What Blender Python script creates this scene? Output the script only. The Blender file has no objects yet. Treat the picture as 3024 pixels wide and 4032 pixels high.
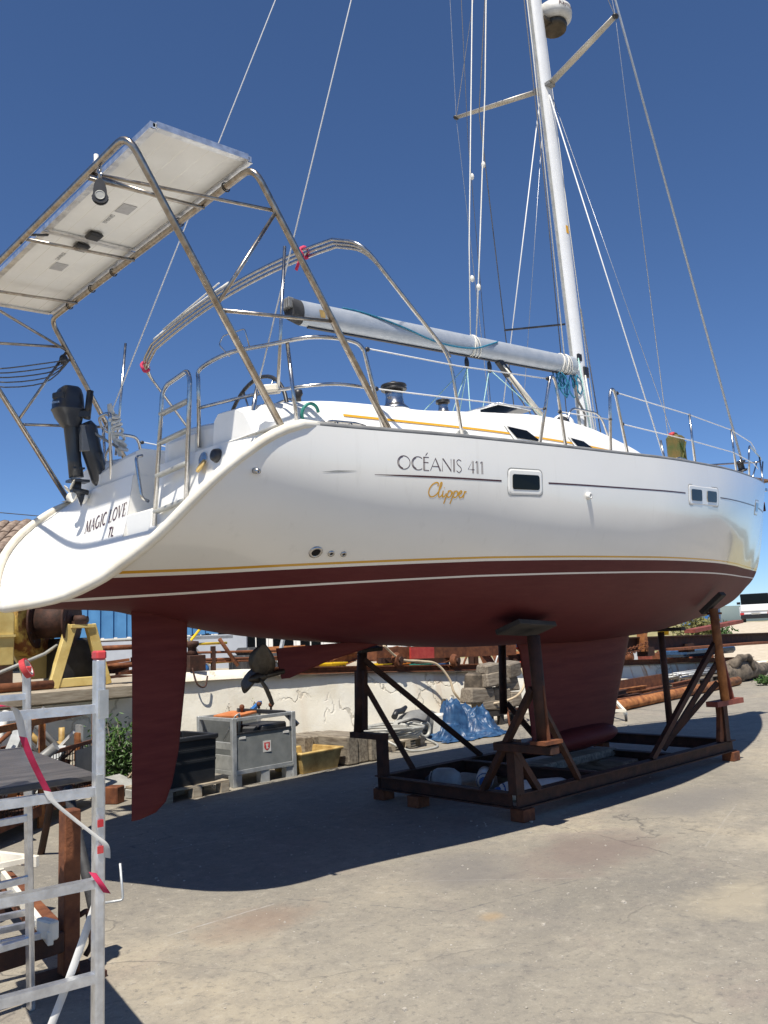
import bpy, math, random
import numpy as np
from mathutils import Vector, Matrix
random.seed(7)
R = math.radians
scene = bpy.context.scene
COL = scene.collection
# ---------------------------------------------------------------- camera
cam_d = bpy.data.cameras.new('camera'); cam = bpy.data.objects.new('camera', cam_d); COL.objects.link(cam)
cam_d.sensor_fit = 'VERTICAL'; cam_d.sensor_height = 36.0; cam_d.lens = 29.81
cam_d.clip_start = 0.05; cam_d.clip_end = 9000
yaw, pit, rol = R(46.794), R(8.358), R(-2.579)
fw = Vector((math.cos(pit)*math.cos(yaw), math.cos(pit)*math.sin(yaw), math.sin(pit)))
rt = Vector((math.sin(yaw), -math.cos(yaw), 0)); up = rt.cross(fw)
r2 = rt*math.cos(rol) + up*math.sin(rol); u2 = up*math.cos(rol) - rt*math.sin(rol)
m = Matrix((r2, u2, -fw)).transposed().to_4x4(); m.translation = Vector((-1.5514, -5.7478, 1.6451))
cam.matrix_world = m
scene.camera = cam
# ---------------------------------------------------------------- sky, sun, exposure
SUN = Vector((-.43, -.305, 1.0)).normalized()
el = math.asin(SUN.z); az = math.atan2(SUN.x, SUN.y)
world = bpy.data.worlds.new('World'); scene.world = world; world.use_nodes = True
wn = world.node_tree.nodes; wl = world.node_tree.links
bg = wn['Background']; sky = wn.new('ShaderNodeTexSky'); sky.sky_type = 'NISHITA'; sky.sun_disc = False
sky.sun_elevation = el; sky.sun_rotation = az % (2*math.pi); sky.altitude = 0; sky.air_density = 0.7; sky.dust_density = 0.0; sky.ozone_density = 10.0
wl.new(sky.outputs[0], bg.inputs[0]); bg.inputs[1].default_value = 0.094
sun_d = bpy.data.lights.new('sun', 'SUN'); sun_d.energy = 4.9; sun_d.angle = R(0.53); sun_d.color = (1, .94, .83)
sun = bpy.data.objects.new('sun', sun_d); COL.objects.link(sun)
sun.rotation_euler = (-SUN).to_track_quat('-Z', 'Y').to_euler()
vs = scene.view_settings; vs.view_transform = 'Standard'; vs.look = 'None'; vs.exposure = 0.45; vs.gamma = 1.0
vs.use_curve_mapping = False
# ---------------------------------------------------------------- materials
def nodes(name):
    mt = bpy.data.materials.new(name); mt.use_nodes = True
    nt = mt.node_tree; b = nt.nodes['Principled BSDF']
    return mt, nt, b
def N(nt, t, **k):
    n = nt.nodes.new(t)
    for a, v in k.items():
        if a.startswith('i_'):
            n.inputs[int(a[2:]) if a[2:].isdigit() else a[2:]].default_value = v
        else: setattr(n, a, v)
    return n
def ramp(nt, fac, stops):
    r = nt.nodes.new('ShaderNodeValToRGB'); e = r.color_ramp.elements
    while len(e) < len(stops): e.new(.5)
    for q, (p, c) in zip(e, stops): q.position = p; q.color = (c[0], c[1], c[2], 1) if len(c) == 3 else c
    nt.links.new(fac, r.inputs[0]); return r
def g3(v): return (v, v, v)
def noise(nt, vec, scale, detail=4, rough=.55, dist=0):
    n = N(nt, 'ShaderNodeTexNoise'); n.inputs['Scale'].default_value = scale; n.inputs['Detail'].default_value = detail
    n.inputs['Roughness'].default_value = rough; n.inputs['Distortion'].default_value = dist
    nt.links.new(vec, n.inputs['Vector']); return n.outputs[0]
def mix(nt, fac, a, b, mode='MIX'):
    n = N(nt, 'ShaderNodeMix', data_type='RGBA', blend_type=mode)
    for s, v in ((0, fac), (6, a), (7, b)):
        if hasattr(v, 'is_linked') or hasattr(v, 'links'): nt.links.new(v, n.inputs[s])
        elif isinstance(v, (int, float)): n.inputs[s].default_value = v
        else: n.inputs[s].default_value = (*v, 1)
    return n.outputs[2]
def mth(nt, op, a, b=None, clamp=False):
    n = N(nt, 'ShaderNodeMath', operation=op, use_clamp=clamp)
    for s, v in ((0, a), (1, b)):
        if v is None: continue
        if isinstance(v, (int, float)): n.inputs[s].default_value = v
        else: nt.links.new(v, n.inputs[s])
    return n.outputs[0]
def objco(nt):
    return N(nt, 'ShaderNodeTexCoord').outputs['Object']
def bump(nt, b, h, strength=.3, dist=.01):
    n = N(nt, 'ShaderNodeBump'); n.inputs['Strength'].default_value = strength; n.inputs['Distance'].default_value = dist
    nt.links.new(h, n.inputs['Height']); nt.links.new(n.outputs[0], b.inputs['Normal'])
MATS = {}
def pm(name, c1, c2=None, scale=6, rough=.5, metal=0., bmp=0., bscale=None, lo=.35, hi=.65, coat=0., spec=None, stretch=None, detail=6, rvar=.0):
    mt, nt, b = nodes(name)
    co = objco(nt)
    if stretch:
        mp = N(nt, 'ShaderNodeMapping'); mp.inputs['Scale'].default_value = stretch; nt.links.new(co, mp.inputs[0]); co = mp.outputs[0]
    b.inputs['Roughness'].default_value = rough; b.inputs['Metallic'].default_value = metal
    if spec is not None: b.inputs['Specular IOR Level'].default_value = spec
    if coat: b.inputs['Coat Weight'].default_value = coat; b.inputs['Coat Roughness'].default_value = .08
    if c2 is not None:
        f = noise(nt, co, scale, detail, .6)
        r = ramp(nt, f, [(lo, c1), (hi, c2)]); nt.links.new(r.outputs[0], b.inputs['Base Color'])
        if rvar:
            rr = N(nt, 'ShaderNodeMapRange'); rr.inputs[3].default_value = rough-rvar; rr.inputs[4].default_value = rough+rvar
            nt.links.new(f, rr.inputs[0]); nt.links.new(rr.outputs[0], b.inputs['Roughness'])
    else: b.inputs['Base Color'].default_value = (*c1, 1)
    if bmp:
        h = noise(nt, co, bscale or scale*6, 5, .65); bump(nt, b, h, bmp, .01)
    MATS[name] = mt; return mt
pm('gelcoat', (.80, .785, .74), (.83, .815, .77), 3, .22, 0, 0, coat=.3)
pm('deck_white', (.80, .79, .75), (.84, .83, .80), 5, .38, 0, .05, 300)
pm('cream', (.68, .62, .50), (.80, .76, .66), 4, .4, 0, .1, 40)
pm('steel', (.42, .41, .40), (.58, .57, .56), 30, .22, 1., 0, rvar=.1)
pm('steel_brown', (.30, .25, .20), (.46, .42, .37), 22, .30, 1., .05, 120, rvar=.08)
pm('alu', (.58, .59, .61), (.82, .83, .84), 18, .36, .85, .15, 70, rvar=.1)
pm('alu_white', (.74, .74, .73), (.80, .80, .79), 4, .32, .12, 0, coat=.2)
pm('boom_paint', (.38, .42, .47), (.46, .49, .53), 9, .42, .3, .05, 80)
pm('spar_tan', (.42, .39, .33), (.52, .49, .43), 9, .4, .3, .05, 80)
pm('black_plastic', (.012, .012, .014), (.03, .03, .033), 8, .42, 0, .05, 150)
pm('motor_grey', (.018, .021, .027), (.035, .038, .045), 5, .32, 0, .03, 100, coat=.2)
pm('dark_rubber', (.02, .02, .022), (.05, .05, .052), 12, .7, 0, .2, 120)
pm('window', (.004, .005, .006), None, rough=.08, spec=.18)
pm('maroon', (.055, .012, .016), None, rough=.35)
pm('yellow_line', (.70, .36, .02), None, rough=.4)
pm('rope_white', (.66, .64, .58), (.78, .76, .70), 60, .8, 0, .3, 400)
pm('rope_dark', (.05, .05, .05), (.16, .15, .14), 80, .8, 0, .3, 300)
pm('rope_blue', (.008, .10, .20), (.02, .22, .34), 60, .7, 0, .3, 300)
pm('rope_green', (.15, .42, .38), (.55, .66, .62), 90, .7)
pm('stay_wire', (.34, .35, .37), (.5, .51, .53), 40, .4, .8)
pm('wire_white', (.70, .70, .69), None, rough=.45)
pm('pv_back', (.74, .74, .72), (.82, .82, .80), 2.5, .35)
pm('pv_print', (.12, .12, .13), None, rough=.5)
pm('pv_label', (.36, .36, .37), (.44, .44, .45), 30, .5)
pm('red_cloth', (.42, .012, .06), (.56, .03, .10), 20, .7)
pm('red_plastic', (.48, .03, .035), (.55, .06, .06), 12, .45)
pm('teak', (.20, .10, .045), (.30, .17, .09), 18, .6, 0, .2, 90)
pm('bronze', (.05, .042, .032), (.11, .09, .065), 9, .45, .7, .3, 60)
pm('rust', (.075, .022, .010), (.24, .085, .032), 9, .82, .1, .5, 45, lo=.3, hi=.72)
pm('rust_dark', (.020, .010, .007), (.085, .032, .018), 8, .75, .15, .5, 40, lo=.3, hi=.75)
pm('rust_orange', (.16, .05, .016), (.40, .16, .05), 7, .85, .05, .5, 40)
pm('rust_red', (.16, .035, .022), (.26, .07, .045), 6, .7, 0, .3, 30)
pm('machine_yellow', (.46, .31, .08), (.64, .50, .19), 4, .55, 0, .3, 22, lo=.25, hi=.6)
pm('machine_rusty_yellow', (.20, .07, .02), (.60, .42, .10), 5, .8, 0, .8, 18, lo=.42, hi=.55)
pm('wood_grey', (.12, .095, .07), (.27, .23, .18), 3.5, .85, 0, .6, 26, stretch=(1, 8, 8))
pm('wood_grey_y', (.12, .095, .07), (.30, .26, .20), 3.5, .85, 0, .6, 26, stretch=(8, 1, 8))
pm('wood_plank', (.26, .21, .15), (.44, .38, .29), 4, .85, 0, .4, 30, stretch=(1, 9, 9))
pm('wood_drift', (.05, .04, .03), (.20, .16, .12), 5, .9, 0, 1., 14)
pm('board_black', (.045, .043, .043), (.11, .10, .095), 5, .42, 0, .15, 60, stretch=(1, 5, 1))
pm('crate_grey', (.15, .16, .16), (.25, .26, .25), 6, .55, 0, .15, 40, lo=.25, hi=.7)
pm('galvanised', (.40, .41, .40), (.56, .57, .56), 9, .45, .5, .1, 60)
pm('bin_black', (.010, .011, .013), (.022, .023, .026), 4, .38, 0, .1, 40)
pm('tub_yellow', (.30, .18, .05), (.56, .40, .15), 6, .55, 0, .2, 30)
pm('tub_stain', (.14, .07, .025), (.52, .38, .15), 6, .7, 0, .3, 30)
pm('tarp_blue', (.012, .040, .11), (.035, .095, .20), 12, .40, 0, .6, 22)
pm('concrete_cap', (.30, .25, .18), (.42, .36, .27), 5, .85, 0, .3, 40)
pm('blue_sheet', (.05, .17, .36), (.07, .22, .44), 3, .5)
pm('house_white', (.66, .66, .64), (.76, .76, .74), 2, .7, 0, .1, 20)
pm('house_grey', (.34, .37, .42), (.42, .45, .50), 2, .7)
pm('tile_roof', (.17, .12, .09), (.36, .28, .22), 7, .9, 0, .4, 30)
pm('wood_dark', (.02, .017, .015), (.05, .042, .036), 4, .85)
pm('leaf', (.03, .075, .014), (.075, .15, .03), 9, .6)
pm('leaf_dry', (.10, .11, .03), (.24, .22, .08), 9, .8)
pm('dry_grass', (.20, .18, .075), (.34, .29, .14), 3, .9, 0, .5, 30)
pm('sand_road', (.44, .37, .27), (.54, .47, .37), 4, .9, 0, .2, 50)
pm('hill', (.13, .17, .17), (.18, .21, .20), .01, .95)
pm('car_white', (.72, .73, .74), None, rough=.25, coat=.5)
pm('car_black', (.012, .012, .014), None, rough=.25, coat=.3)
pm('red_lamp', (.42, .02, .02), None, rough=.3)
pm('paint_red', (.40, .03, .025), (.50, .07, .05), 8, .6, 0, .2, 30)
pm('paint_blue', (.02, .10, .30), (.03, .14, .38), 8, .5)
pm('paint_green', (.02, .20, .16), None, rough=.5)
pm('paint_yellow', (.75, .50, .02), None, rough=.45)
pm('paint_orange', (.70, .22, .03), None, rough=.5)
pm('white_plastic', (.52, .51, .48), (.68, .67, .64), 6, .5, 0, .1, 40)
pm('grey_plastic', (.14, .14, .14), (.22, .22, .215), 5, .45, .0, .1, 50)
pm('grey_light', (.30, .30, .28), (.44, .44, .41), 6, .5, .1, .2, 40)
pm('hose', (.42, .33, .22), (.55, .45, .32), 9, .6)
pm('can_green', (.045, .075, .015), (.16, .09, .02), 5, .55, 0, .1, 40)
pm('orange_steel', (.42, .12, .03), (.55, .20, .07), 6, .7, 0, .3, 40)
pm('pebble', (.30, .27, .22), (.52, .48, .42), 40, .8)
# hull paint: white topsides, yellow and white pin lines, red antifouling
def hull_mat():
    mt, nt, b = nodes('hull_paint'); co = objco(nt)
    sx = N(nt, 'ShaderNodeSeparateXYZ'); nt.links.new(co, sx.inputs[0]); z = mth(nt, 'ADD', sx.outputs[2], mth(nt, 'MULTIPLY', mth(nt, 'MAXIMUM', mth(nt, 'SUBTRACT', 3.3, sx.outputs[0]), 0.0), .013))
    f = noise(nt, co, 1.6, 5, .6); f2 = noise(nt, co, 22, 6, .7)
    mp = N(nt, 'ShaderNodeMapping'); mp.inputs['Scale'].default_value = (.7, 3, 9); nt.links.new(co, mp.inputs[0])
    roll = noise(nt, mp.outputs[0], 5, 6, .7)
    red = ramp(nt, f, [(.3, (.080, .013, .016)), (.7, (.108, .021, .023))]).outputs[0]
    red = mix(nt, ramp(nt, roll, [(.45, g3(0)), (.75, g3(.5))]).outputs[0], red, (.125, .034, .030))
    wear = noise(nt, co, 3.2, 7, .75, 1.5)
    red = mix(nt, ramp(nt, wear, [(.66, g3(0)), (.74, g3(.35))]).outputs[0], red, (.045, .012, .014))
    white = ramp(nt, f, [(.3, (.80, .785, .735)), (.7, (.83, .815, .77))]).outputs[0]
    ms_ = N(nt, 'ShaderNodeMapping'); ms_.inputs['Scale'].default_value = (5, 5, .35); nt.links.new(co, ms_.inputs[0])
    strk = noise(nt, ms_.outputs[0], 2.2, 6, .7)
    white = mix(nt, ramp(nt, strk, [(.58, g3(0)), (.75, g3(.30))]).outputs[0], white, (.62, .60, .55))
    def band(lo, hi): return mth(nt, 'MULTIPLY', mth(nt, 'GREATER_THAN', z, lo), mth(nt, 'LESS_THAN', z, hi))
    c = mix(nt, mth(nt, 'LESS_THAN', z, 2.238), white, red)
    c = mix(nt, band(2.256, 2.271), c, (.62, .34, .04))
    c = mix(nt, band(2.129, 2.142), c, (.72, .70, .68))
    nt.links.new(c, b.inputs['Base Color'])
    isred = mth(nt, 'LESS_THAN', z, 2.238)
    rg = N(nt, 'ShaderNodeMapRange'); rg.inputs[3].default_value = .17; rg.inputs[4].default_value = .62
    nt.links.new(isred, rg.inputs[0]); nt.links.new(rg.outputs[0], b.inputs['Roughness'])
    nt.links.new(mth(nt, 'SUBTRACT', .5, mth(nt, 'MULTIPLY', isred, .27)), b.inputs['Specular IOR Level'])
    cw = mth(nt, 'MULTIPLY', mth(nt, 'SUBTRACT', 1.0, isred), .4); nt.links.new(cw, b.inputs['Coat Weight']); b.inputs['Coat Roughness'].default_value = .05
    wavy = noise(nt, co, 1.3, 2, .4)
    hgt_ = mth(nt, 'ADD', mth(nt, 'MULTIPLY', mth(nt, 'MULTIPLY', f2, isred), .06), mth(nt, 'MULTIPLY', wavy, 1.0)); bump(nt, b, hgt_, .35, .02)
    MATS['hull_paint'] = mt
hull_mat()
pm('antifoul', (.092, .016, .017), (.130, .028, .025), 3, .55, 0, .2, 60, spec=.15, stretch=(.6, 2, 5))
def ground_mat():
    mt, nt, b = nodes('yard_concrete'); co = objco(nt)
    def ns(sc, d=6, r=.65, di=0): return noise(nt, co, sc, d, r, di)
    n1 = ns(.30, 8, .62, .5); n2 = ns(1.5, 8, .7, .3); n5 = ns(8, 8, .75); n3 = ns(55, 5, .75); n7 = ns(170, 3, .7)
    c = ramp(nt, n1, [(.32, (.170, .158, .136)), (.45, (.230, .209, .172)), (.56, (.285, .256, .205)), (.68, (.375, .324, .240))]).outputs[0]
    c = mix(nt, ramp(nt, n2, [(.48, g3(0)), (.72, g3(.55))]).outputs[0], c, (.175, .162, .145))
    c = mix(nt, ramp(nt, ns(.62, 8, .7, 1.0), [(.56, g3(0)), (.70, g3(.55))]).outputs[0], c, (.24, .19, .165))
    c = mix(nt, ramp(nt, ns(.85, 8, .72, 1.5), [(.60, g3(0)), (.72, g3(.55))]).outputs[0], c, (.18, .178, .168))
    c = mix(nt, ramp(nt, ns(4.2, 8, .72, .6), [(.50, g3(0)), (.66, g3(.30))]).outputs[0], c, (.165, .150, .132))
    c = mix(nt, ramp(nt, ns(3.1, 8, .75, .9), [(.54, g3(0)), (.70, g3(.35))]).outputs[0], c, (.38, .335, .26))
    c = mix(nt, ramp(nt, n5, [(.50, g3(0)), (.66, g3(.45))]).outputs[0], c, (.150, .138, .122))
    c = mix(nt, ramp(nt, ns(21, 6, .75), [(.54, g3(0)), (.66, g3(.7))]).outputs[0], c, (.12, .112, .104))
    c = mix(nt, ramp(nt, n5, [(.30, g3(.6)), (.44, g3(0))]).outputs[0], c, (.42, .385, .32))
    c = mix(nt, ramp(nt, n3, [(.58, g3(0)), (.70, g3(.7))]).outputs[0], c, (.48, .44, .37))
    c = mix(nt, ramp(nt, n3, [(.30, g3(.7)), (.40, g3(0))]).outputs[0], c, (.10, .094, .088))
    c = mix(nt, ramp(nt, n7, [(.62, g3(0)), (.72, g3(.6))]).outputs[0], c, (.56, .53, .47))
    sx = N(nt, 'ShaderNodeSeparateXYZ'); nt.links.new(co, sx.inputs[0])
    # hairline cracks
    va = N(nt, 'ShaderNodeVectorMath', operation='ADD'); nz = N(nt, 'ShaderNodeTexNoise'); nz.inputs['Scale'].default_value = 1.2; nz.inputs['Detail'].default_value = 7; nt.links.new(co, nz.inputs['Vector'])
    vs_ = N(nt, 'ShaderNodeVectorMath', operation='SCALE'); vs_.inputs['Scale'].default_value = 1.1; nt.links.new(nz.outputs['Color'], vs_.inputs[0]); nt.links.new(co, va.inputs[0]); nt.links.new(vs_.outputs[0], va.inputs[1])
    vo = N(nt, 'ShaderNodeTexVoronoi', feature='DISTANCE_TO_EDGE'); vo.inputs['Scale'].default_value = .33; nt.links.new(va.outputs[0], vo.inputs['Vector'])
    crack = mth(nt, 'MULTIPLY', ramp(nt, vo.outputs['Distance'], [(.0012, g3(1)), (.004, g3(0))]).outputs[0], ramp(nt, ns(.55, 4, .5), [(.45, g3(0)), (.58, g3(.75))]).outputs[0])
    c = mix(nt, crack, c, (.09, .085, .08))
    def line(c, x0, y0, x1, y1, w, col, amt):
        L = math.hypot(x1-x0, y1-y0); ux, uy = (x1-x0)/L, (y1-y0)/L
        dx = mth(nt, 'SUBTRACT', sx.outputs[0], x0); dy = mth(nt, 'SUBTRACT', sx.outputs[1], y0)
        t = mth(nt, 'ADD', mth(nt, 'MULTIPLY', dx, ux), mth(nt, 'MULTIPLY', dy, uy))
        s = mth(nt, 'ADD', mth(nt, 'MULTIPLY', dx, -uy), mth(nt, 'MULTIPLY', dy, ux))
        s = mth(nt, 'ADD', s, mth(nt, 'MULTIPLY', mth(nt, 'SUBTRACT', n2, .5), w*5))
        a = ramp(nt, mth(nt, 'DIVIDE', mth(nt, 'ABSOLUTE', s), w), [(.4, g3(1)), (1.0, g3(0))]).outputs[0]
        a = mth(nt, 'MULTIPLY', a, mth(nt, 'MULTIPLY', mth(nt, 'GREATER_THAN', t, 0), mth(nt, 'LESS_THAN', t, L)))
        a = mth(nt, 'MULTIPLY', a, ramp(nt, n5, [(.42, g3(0)), (.60, g3(amt))]).outputs[0])
        return mix(nt, a, c, col)
    for L in GLINES: c = line(c, *L)
    for (px, py, rx, ry, col, amt) in GSPOTS:
        dx = mth(nt, 'DIVIDE', mth(nt, 'SUBTRACT', sx.outputs[0], px), rx); dy = mth(nt, 'DIVIDE', mth(nt, 'SUBTRACT', sx.outputs[1], py), ry)
        d = mth(nt, 'SQRT', mth(nt, 'ADD', mth(nt, 'MULTIPLY', dx, dx), mth(nt, 'MULTIPLY', dy, dy)))
        d = mth(nt, 'ADD', d, mth(nt, 'MULTIPLY', mth(nt, 'SUBTRACT', n2, .5), 1.8)); d = mth(nt, 'ADD', d, mth(nt, 'MULTIPLY', mth(nt, 'SUBTRACT', n5, .5), .8))
        c = mix(nt, ramp(nt, d, [(.35, g3(amt)), (1.0, g3(0))]).outputs[0], c, col)
    nt.links.new(c, b.inputs['Base Color']); b.inputs['Roughness'].default_value = .88
    h = mth(nt, 'ADD', mth(nt, 'MULTIPLY', n5, .5), mth(nt, 'MULTIPLY', n3, .5)); h = mth(nt, 'SUBTRACT', h, crack); bump(nt, b, h, .6, .012)
    MATS['yard_concrete'] = mt
GLINES = [(2.6, -1.35, 3.4, -2.25, .010, (.44, .42, .39), .55), (1.85, -1.0, 2.35, -2.05, .010, (.10, .10, .10), .8), (2.35, -2.05, 3.35, -2.25, .010, (.10, .10, .10), .8),
          (1.0, -1.05, 1.75, -1.05, .012, (.45, .44, .42), .6), (4.6, -2.5, 6.2, -2.0, .010, (.42, .40, .37), .4), (1.6, .9, 3.6, .6, .008, (.42, .41, .4), .6)]
GSPOTS = [(2.42, -2.28, .13, .10, (.33, .23, .12), .55), (1.5, -1.25, .5, .32, (.22, .15, .11), .55), (4.0, -1.9, .9, .5, (.17, .13, .115), .7), (3.1, -1.45, .6, .5, (.15, .14, .135), .6),
          (5.5, -3.0, .9, .5, (.40, .35, .27), .7), (3.6, -3.2, .6, .35, (.38, .33, .24), .6), (6.2, -1.6, 1.1, .5, (.17, .16, .15), .7), (.75, 1.6, .25, .2, (.22, .30, .31), .6)]
ground_mat()
def wall_mat():
    mt, nt, b = nodes('wall_whitewash'); co = objco(nt)
    n1 = noise(nt, co, 1.2, 6, .65, .5); n2 = noise(nt, co, 7, 6, .7); n3 = noise(nt, co, 30, 5, .7)
    c = ramp(nt, n1, [(.3, (.74, .68, .55)), (.6, (.83, .79, .69))]).outputs[0]
    c = mix(nt, ramp(nt, n2, [(.66, g3(0)), (.76, g3(.6))]).outputs[0], c, (.50, .44, .33))
    wd = N(nt, 'ShaderNodeMix', data_type='RGBA'); 
    vo = N(nt, 'ShaderNodeTexVoronoi', feature='DISTANCE_TO_EDGE'); vo.inputs['Scale'].default_value = .85
    va = N(nt, 'ShaderNodeVectorMath', operation='ADD'); nz = N(nt, 'ShaderNodeTexNoise'); nz.inputs['Scale'].default_value = 3.5; nz.inputs['Detail'].default_value = 6; nt.links.new(co, nz.inputs['Vector'])
    vs_ = N(nt, 'ShaderNodeVectorMath', operation='SCALE'); vs_.inputs['Scale'].default_value = .55; nt.links.new(nz.outputs['Color'], vs_.inputs[0]); nt.links.new(co, va.inputs[0]); nt.links.new(vs_.outputs[0], va.inputs[1]); nt.links.new(va.outputs[0], vo.inputs['Vector'])
    crack = ramp(nt, vo.outputs['Distance'], [(.006, g3(1)), (.020, g3(0))]).outputs[0]
    cm = mth(nt, 'MULTIPLY', crack, ramp(nt, noise(nt, co, .9, 3, .5), [(.46, g3(0)), (.56, g3(.9))]).outputs[0])
    c = mix(nt, mth(nt, 'MULTIPLY', cm, .55), c, (.30, .25, .18))
    mp = N(nt, 'ShaderNodeMapping'); mp.inputs['Scale'].default_value = (2.2, 2.2, .22); nt.links.new(co, mp.inputs[0])
    st = noise(nt, mp.outputs[0], 1.5, 5, .6)
    sx = N(nt, 'ShaderNodeSeparateXYZ'); nt.links.new(co, sx.inputs[0])
    far = N(nt, 'ShaderNodeMapRange'); far.inputs[1].default_value = 3; far.inputs[2].default_value = 9; far.inputs[3].default_value = .12; far.inputs[4].default_value = 1; nt.links.new(sx.outputs[0], far.inputs[0])
    c = mix(nt, mth(nt, 'MULTIPLY', ramp(nt, st, [(.55, g3(0)), (.68, g3(.85))]).outputs[0], far.outputs[0]), c, (.46, .20, .05))
    nt.links.new(c, b.inputs['Base Color']); b.inputs['Roughness'].default_value = .9
    h = mth(nt, 'SUBTRACT', mth(nt, 'ADD', mth(nt, 'MULTIPLY', n2, .6), mth(nt, 'MULTIPLY', n3, .35)), mth(nt, 'MULTIPLY', cm, 1.5)); bump(nt, b, h, .45, .02)
    MATS['wall_whitewash'] = mt
wall_mat()
# ---------------------------------------------------------------- mesh helpers
ORG = {}
def V(p): return Vector(p)
class MB:
    def __init__(s): s.v = []; s.f = []; s.sm = []; s.mi = []
    def add(s, vs, fs, smooth=False, mi=0):
        o = len(s.v); s.v += [tuple(p) for p in vs]
        for f in fs: s.f.append(tuple(i+o for i in f)); s.sm.append(smooth); s.mi.append(mi)
        return s
    def box(s, c, d, rz=0, M=None, taper=1, mi=0):
        x, y, z = d[0]/2, d[1]/2, d[2]/2
        vs = [V((sx*x*(taper if sz > 0 else 1), sy*y*(taper if sz > 0 else 1), sz*z)) for sz in (-1, 1) for sy in (-1, 1) for sx in (-1, 1)]
        m = M if M is not None else Matrix.Rotation(rz, 3, 'Z')
        vs = [m @ p + V(c) for p in vs]
        return s.add(vs, [(0, 2, 3, 1), (4, 5, 7, 6), (0, 1, 5, 4), (2, 6, 7, 3), (0, 4, 6, 2), (1, 3, 7, 5)], mi=mi)
    def beam(s, p, q, w, h, upv=(0, 0, 1), mi=0):
        p, q = V(p), V(q); d = (q-p); L = d.length; d.normalize(); u = V(upv)
        if abs(d.dot(u)) > .98: u = V((1, 0, 0))
        sd = d.cross(u).normalized(); u = sd.cross(d)
        M = Matrix((d, sd, u)).transposed()
        return s.box((p+q)/2, (L, w, h), M=M, mi=mi)
    def ibeam(s, p, q, w, h, t=.012, upv=(0, 0, 1)):
        p, q = V(p), V(q); u = V(upv)
        for o in (-1, 1): s.beam(p+u*o*(h/2-t/2), q+u*o*(h/2-t/2), w, t, upv)
        return s.beam(p, q, t, h-2*t, upv)
    def tube(s, pts, r, n=8, closed=False, caps=True, smooth=True, sq=(1, 1), mi=0):
        P = [V(p) for p in pts]; k = len(P); rr = r if hasattr(r, '__len__') else [r]*k
        T = []
        for i in range(k):
            a = P[(i-1) % k] if (closed or i > 0) else P[i]; b = P[(i+1) % k] if (closed or i < k-1) else P[i]
            t = (b-a); T.append(t.normalized() if t.length > 1e-9 else V((0, 0, 1)))
        u = V((0, 0, 1)); u = u if abs(T[0].dot(u)) < .95 else V((1, 0, 0))
        nrm = (u - T[0]*u.dot(T[0])).normalized(); vs = []
        for i in range(k):
            nrm = (nrm - T[i]*nrm.dot(T[i])); nrm.normalize(); bn = T[i].cross(nrm)
            for j in range(n):
                a = 2*math.pi*j/n; vs.append(P[i] + (nrm*math.cos(a)*sq[0] + bn*math.sin(a)*sq[1])*rr[i])
        fs = []
        for i in range(k if closed else k-1):
            i2 = (i+1) % k
            for j in range(n): fs.append((i*n+j, i*n+(j+1) % n, i2*n+(j+1) % n, i2*n+j))
        s.add(vs, fs, smooth, mi)
        if caps and not closed:
            o = len(s.v)-k*n
            s.f.append(tuple(o+j for j in range(n))[::-1]); s.sm.append(False); s.mi.append(mi)
            s.f.append(tuple(o+(k-1)*n+j for j in range(n))); s.sm.append(False); s.mi.append(mi)
        return s
    def lathe(s, prof, base, axis=(0, 0, 1), n=20, smooth=True, mi=0):
        a = V(axis).normalized(); u = V((1, 0, 0)) if abs(a.x) < .9 else V((0, 1, 0)); u = (u-a*u.dot(a)).normalized(); w = a.cross(u)
        vs = [V(base)+a*h+(u*math.cos(2*math.pi*j/n)+w*math.sin(2*math.pi*j/n))*r for (r, h) in prof for j in range(n)]
        fs = [(i*n+j, i*n+(j+1) % n, (i+1)*n+(j+1) % n, (i+1)*n+j) for i in range(len(prof)-1) for j in range(n)]
        s.add(vs, fs, smooth, mi); o = len(s.v)-len(vs)
        s.f.append(tuple(o+j for j in range(n))[::-1]); s.sm.append(False); s.mi.append(mi)
        s.f.append(tuple(o+(len(prof)-1)*n+j for j in range(n))); s.sm.append(False); s.mi.append(mi)
        return s
    def grid(s, P, smooth=True, flip=False, closed_v=False, mi=0):
        a, b = len(P), len(P[0]); vs = [p for row in P for p in row]; fs = []
        for i in range(a-1):
            for j in range(b if closed_v else b-1):
                j2 = (j+1) % b; q = (i*b+j, i*b+j2, (i+1)*b+j2, (i+1)*b+j); fs.append(q[::-1] if flip else q)
        return s.add(vs, fs, smooth, mi)
    def prism(s, poly, d, mi=0):
        n = len(poly); d = V(d); vs = [V(p) for p in poly]+[V(p)+d for p in poly]
        fs = [tuple(range(n))[::-1], tuple(range(n, 2*n))]+[(i, (i+1) % n, n+(i+1) % n, n+i) for i in range(n)]
        return s.add(vs, fs, mi=mi)
    def ell(s, c, r, n=14, k=9, mi=0):
        P = [[V(c)+V((r[0]*math.sin(math.pi*i/k)*math.cos(2*math.pi*j/n), r[1]*math.sin(math.pi*i/k)*math.sin(2*math.pi*j/n), r[2]*math.cos(math.pi*i/k))) for j in range(n)] for i in range(k+1)]
        return s.grid(P, True, closed_v=True, mi=mi)
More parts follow.
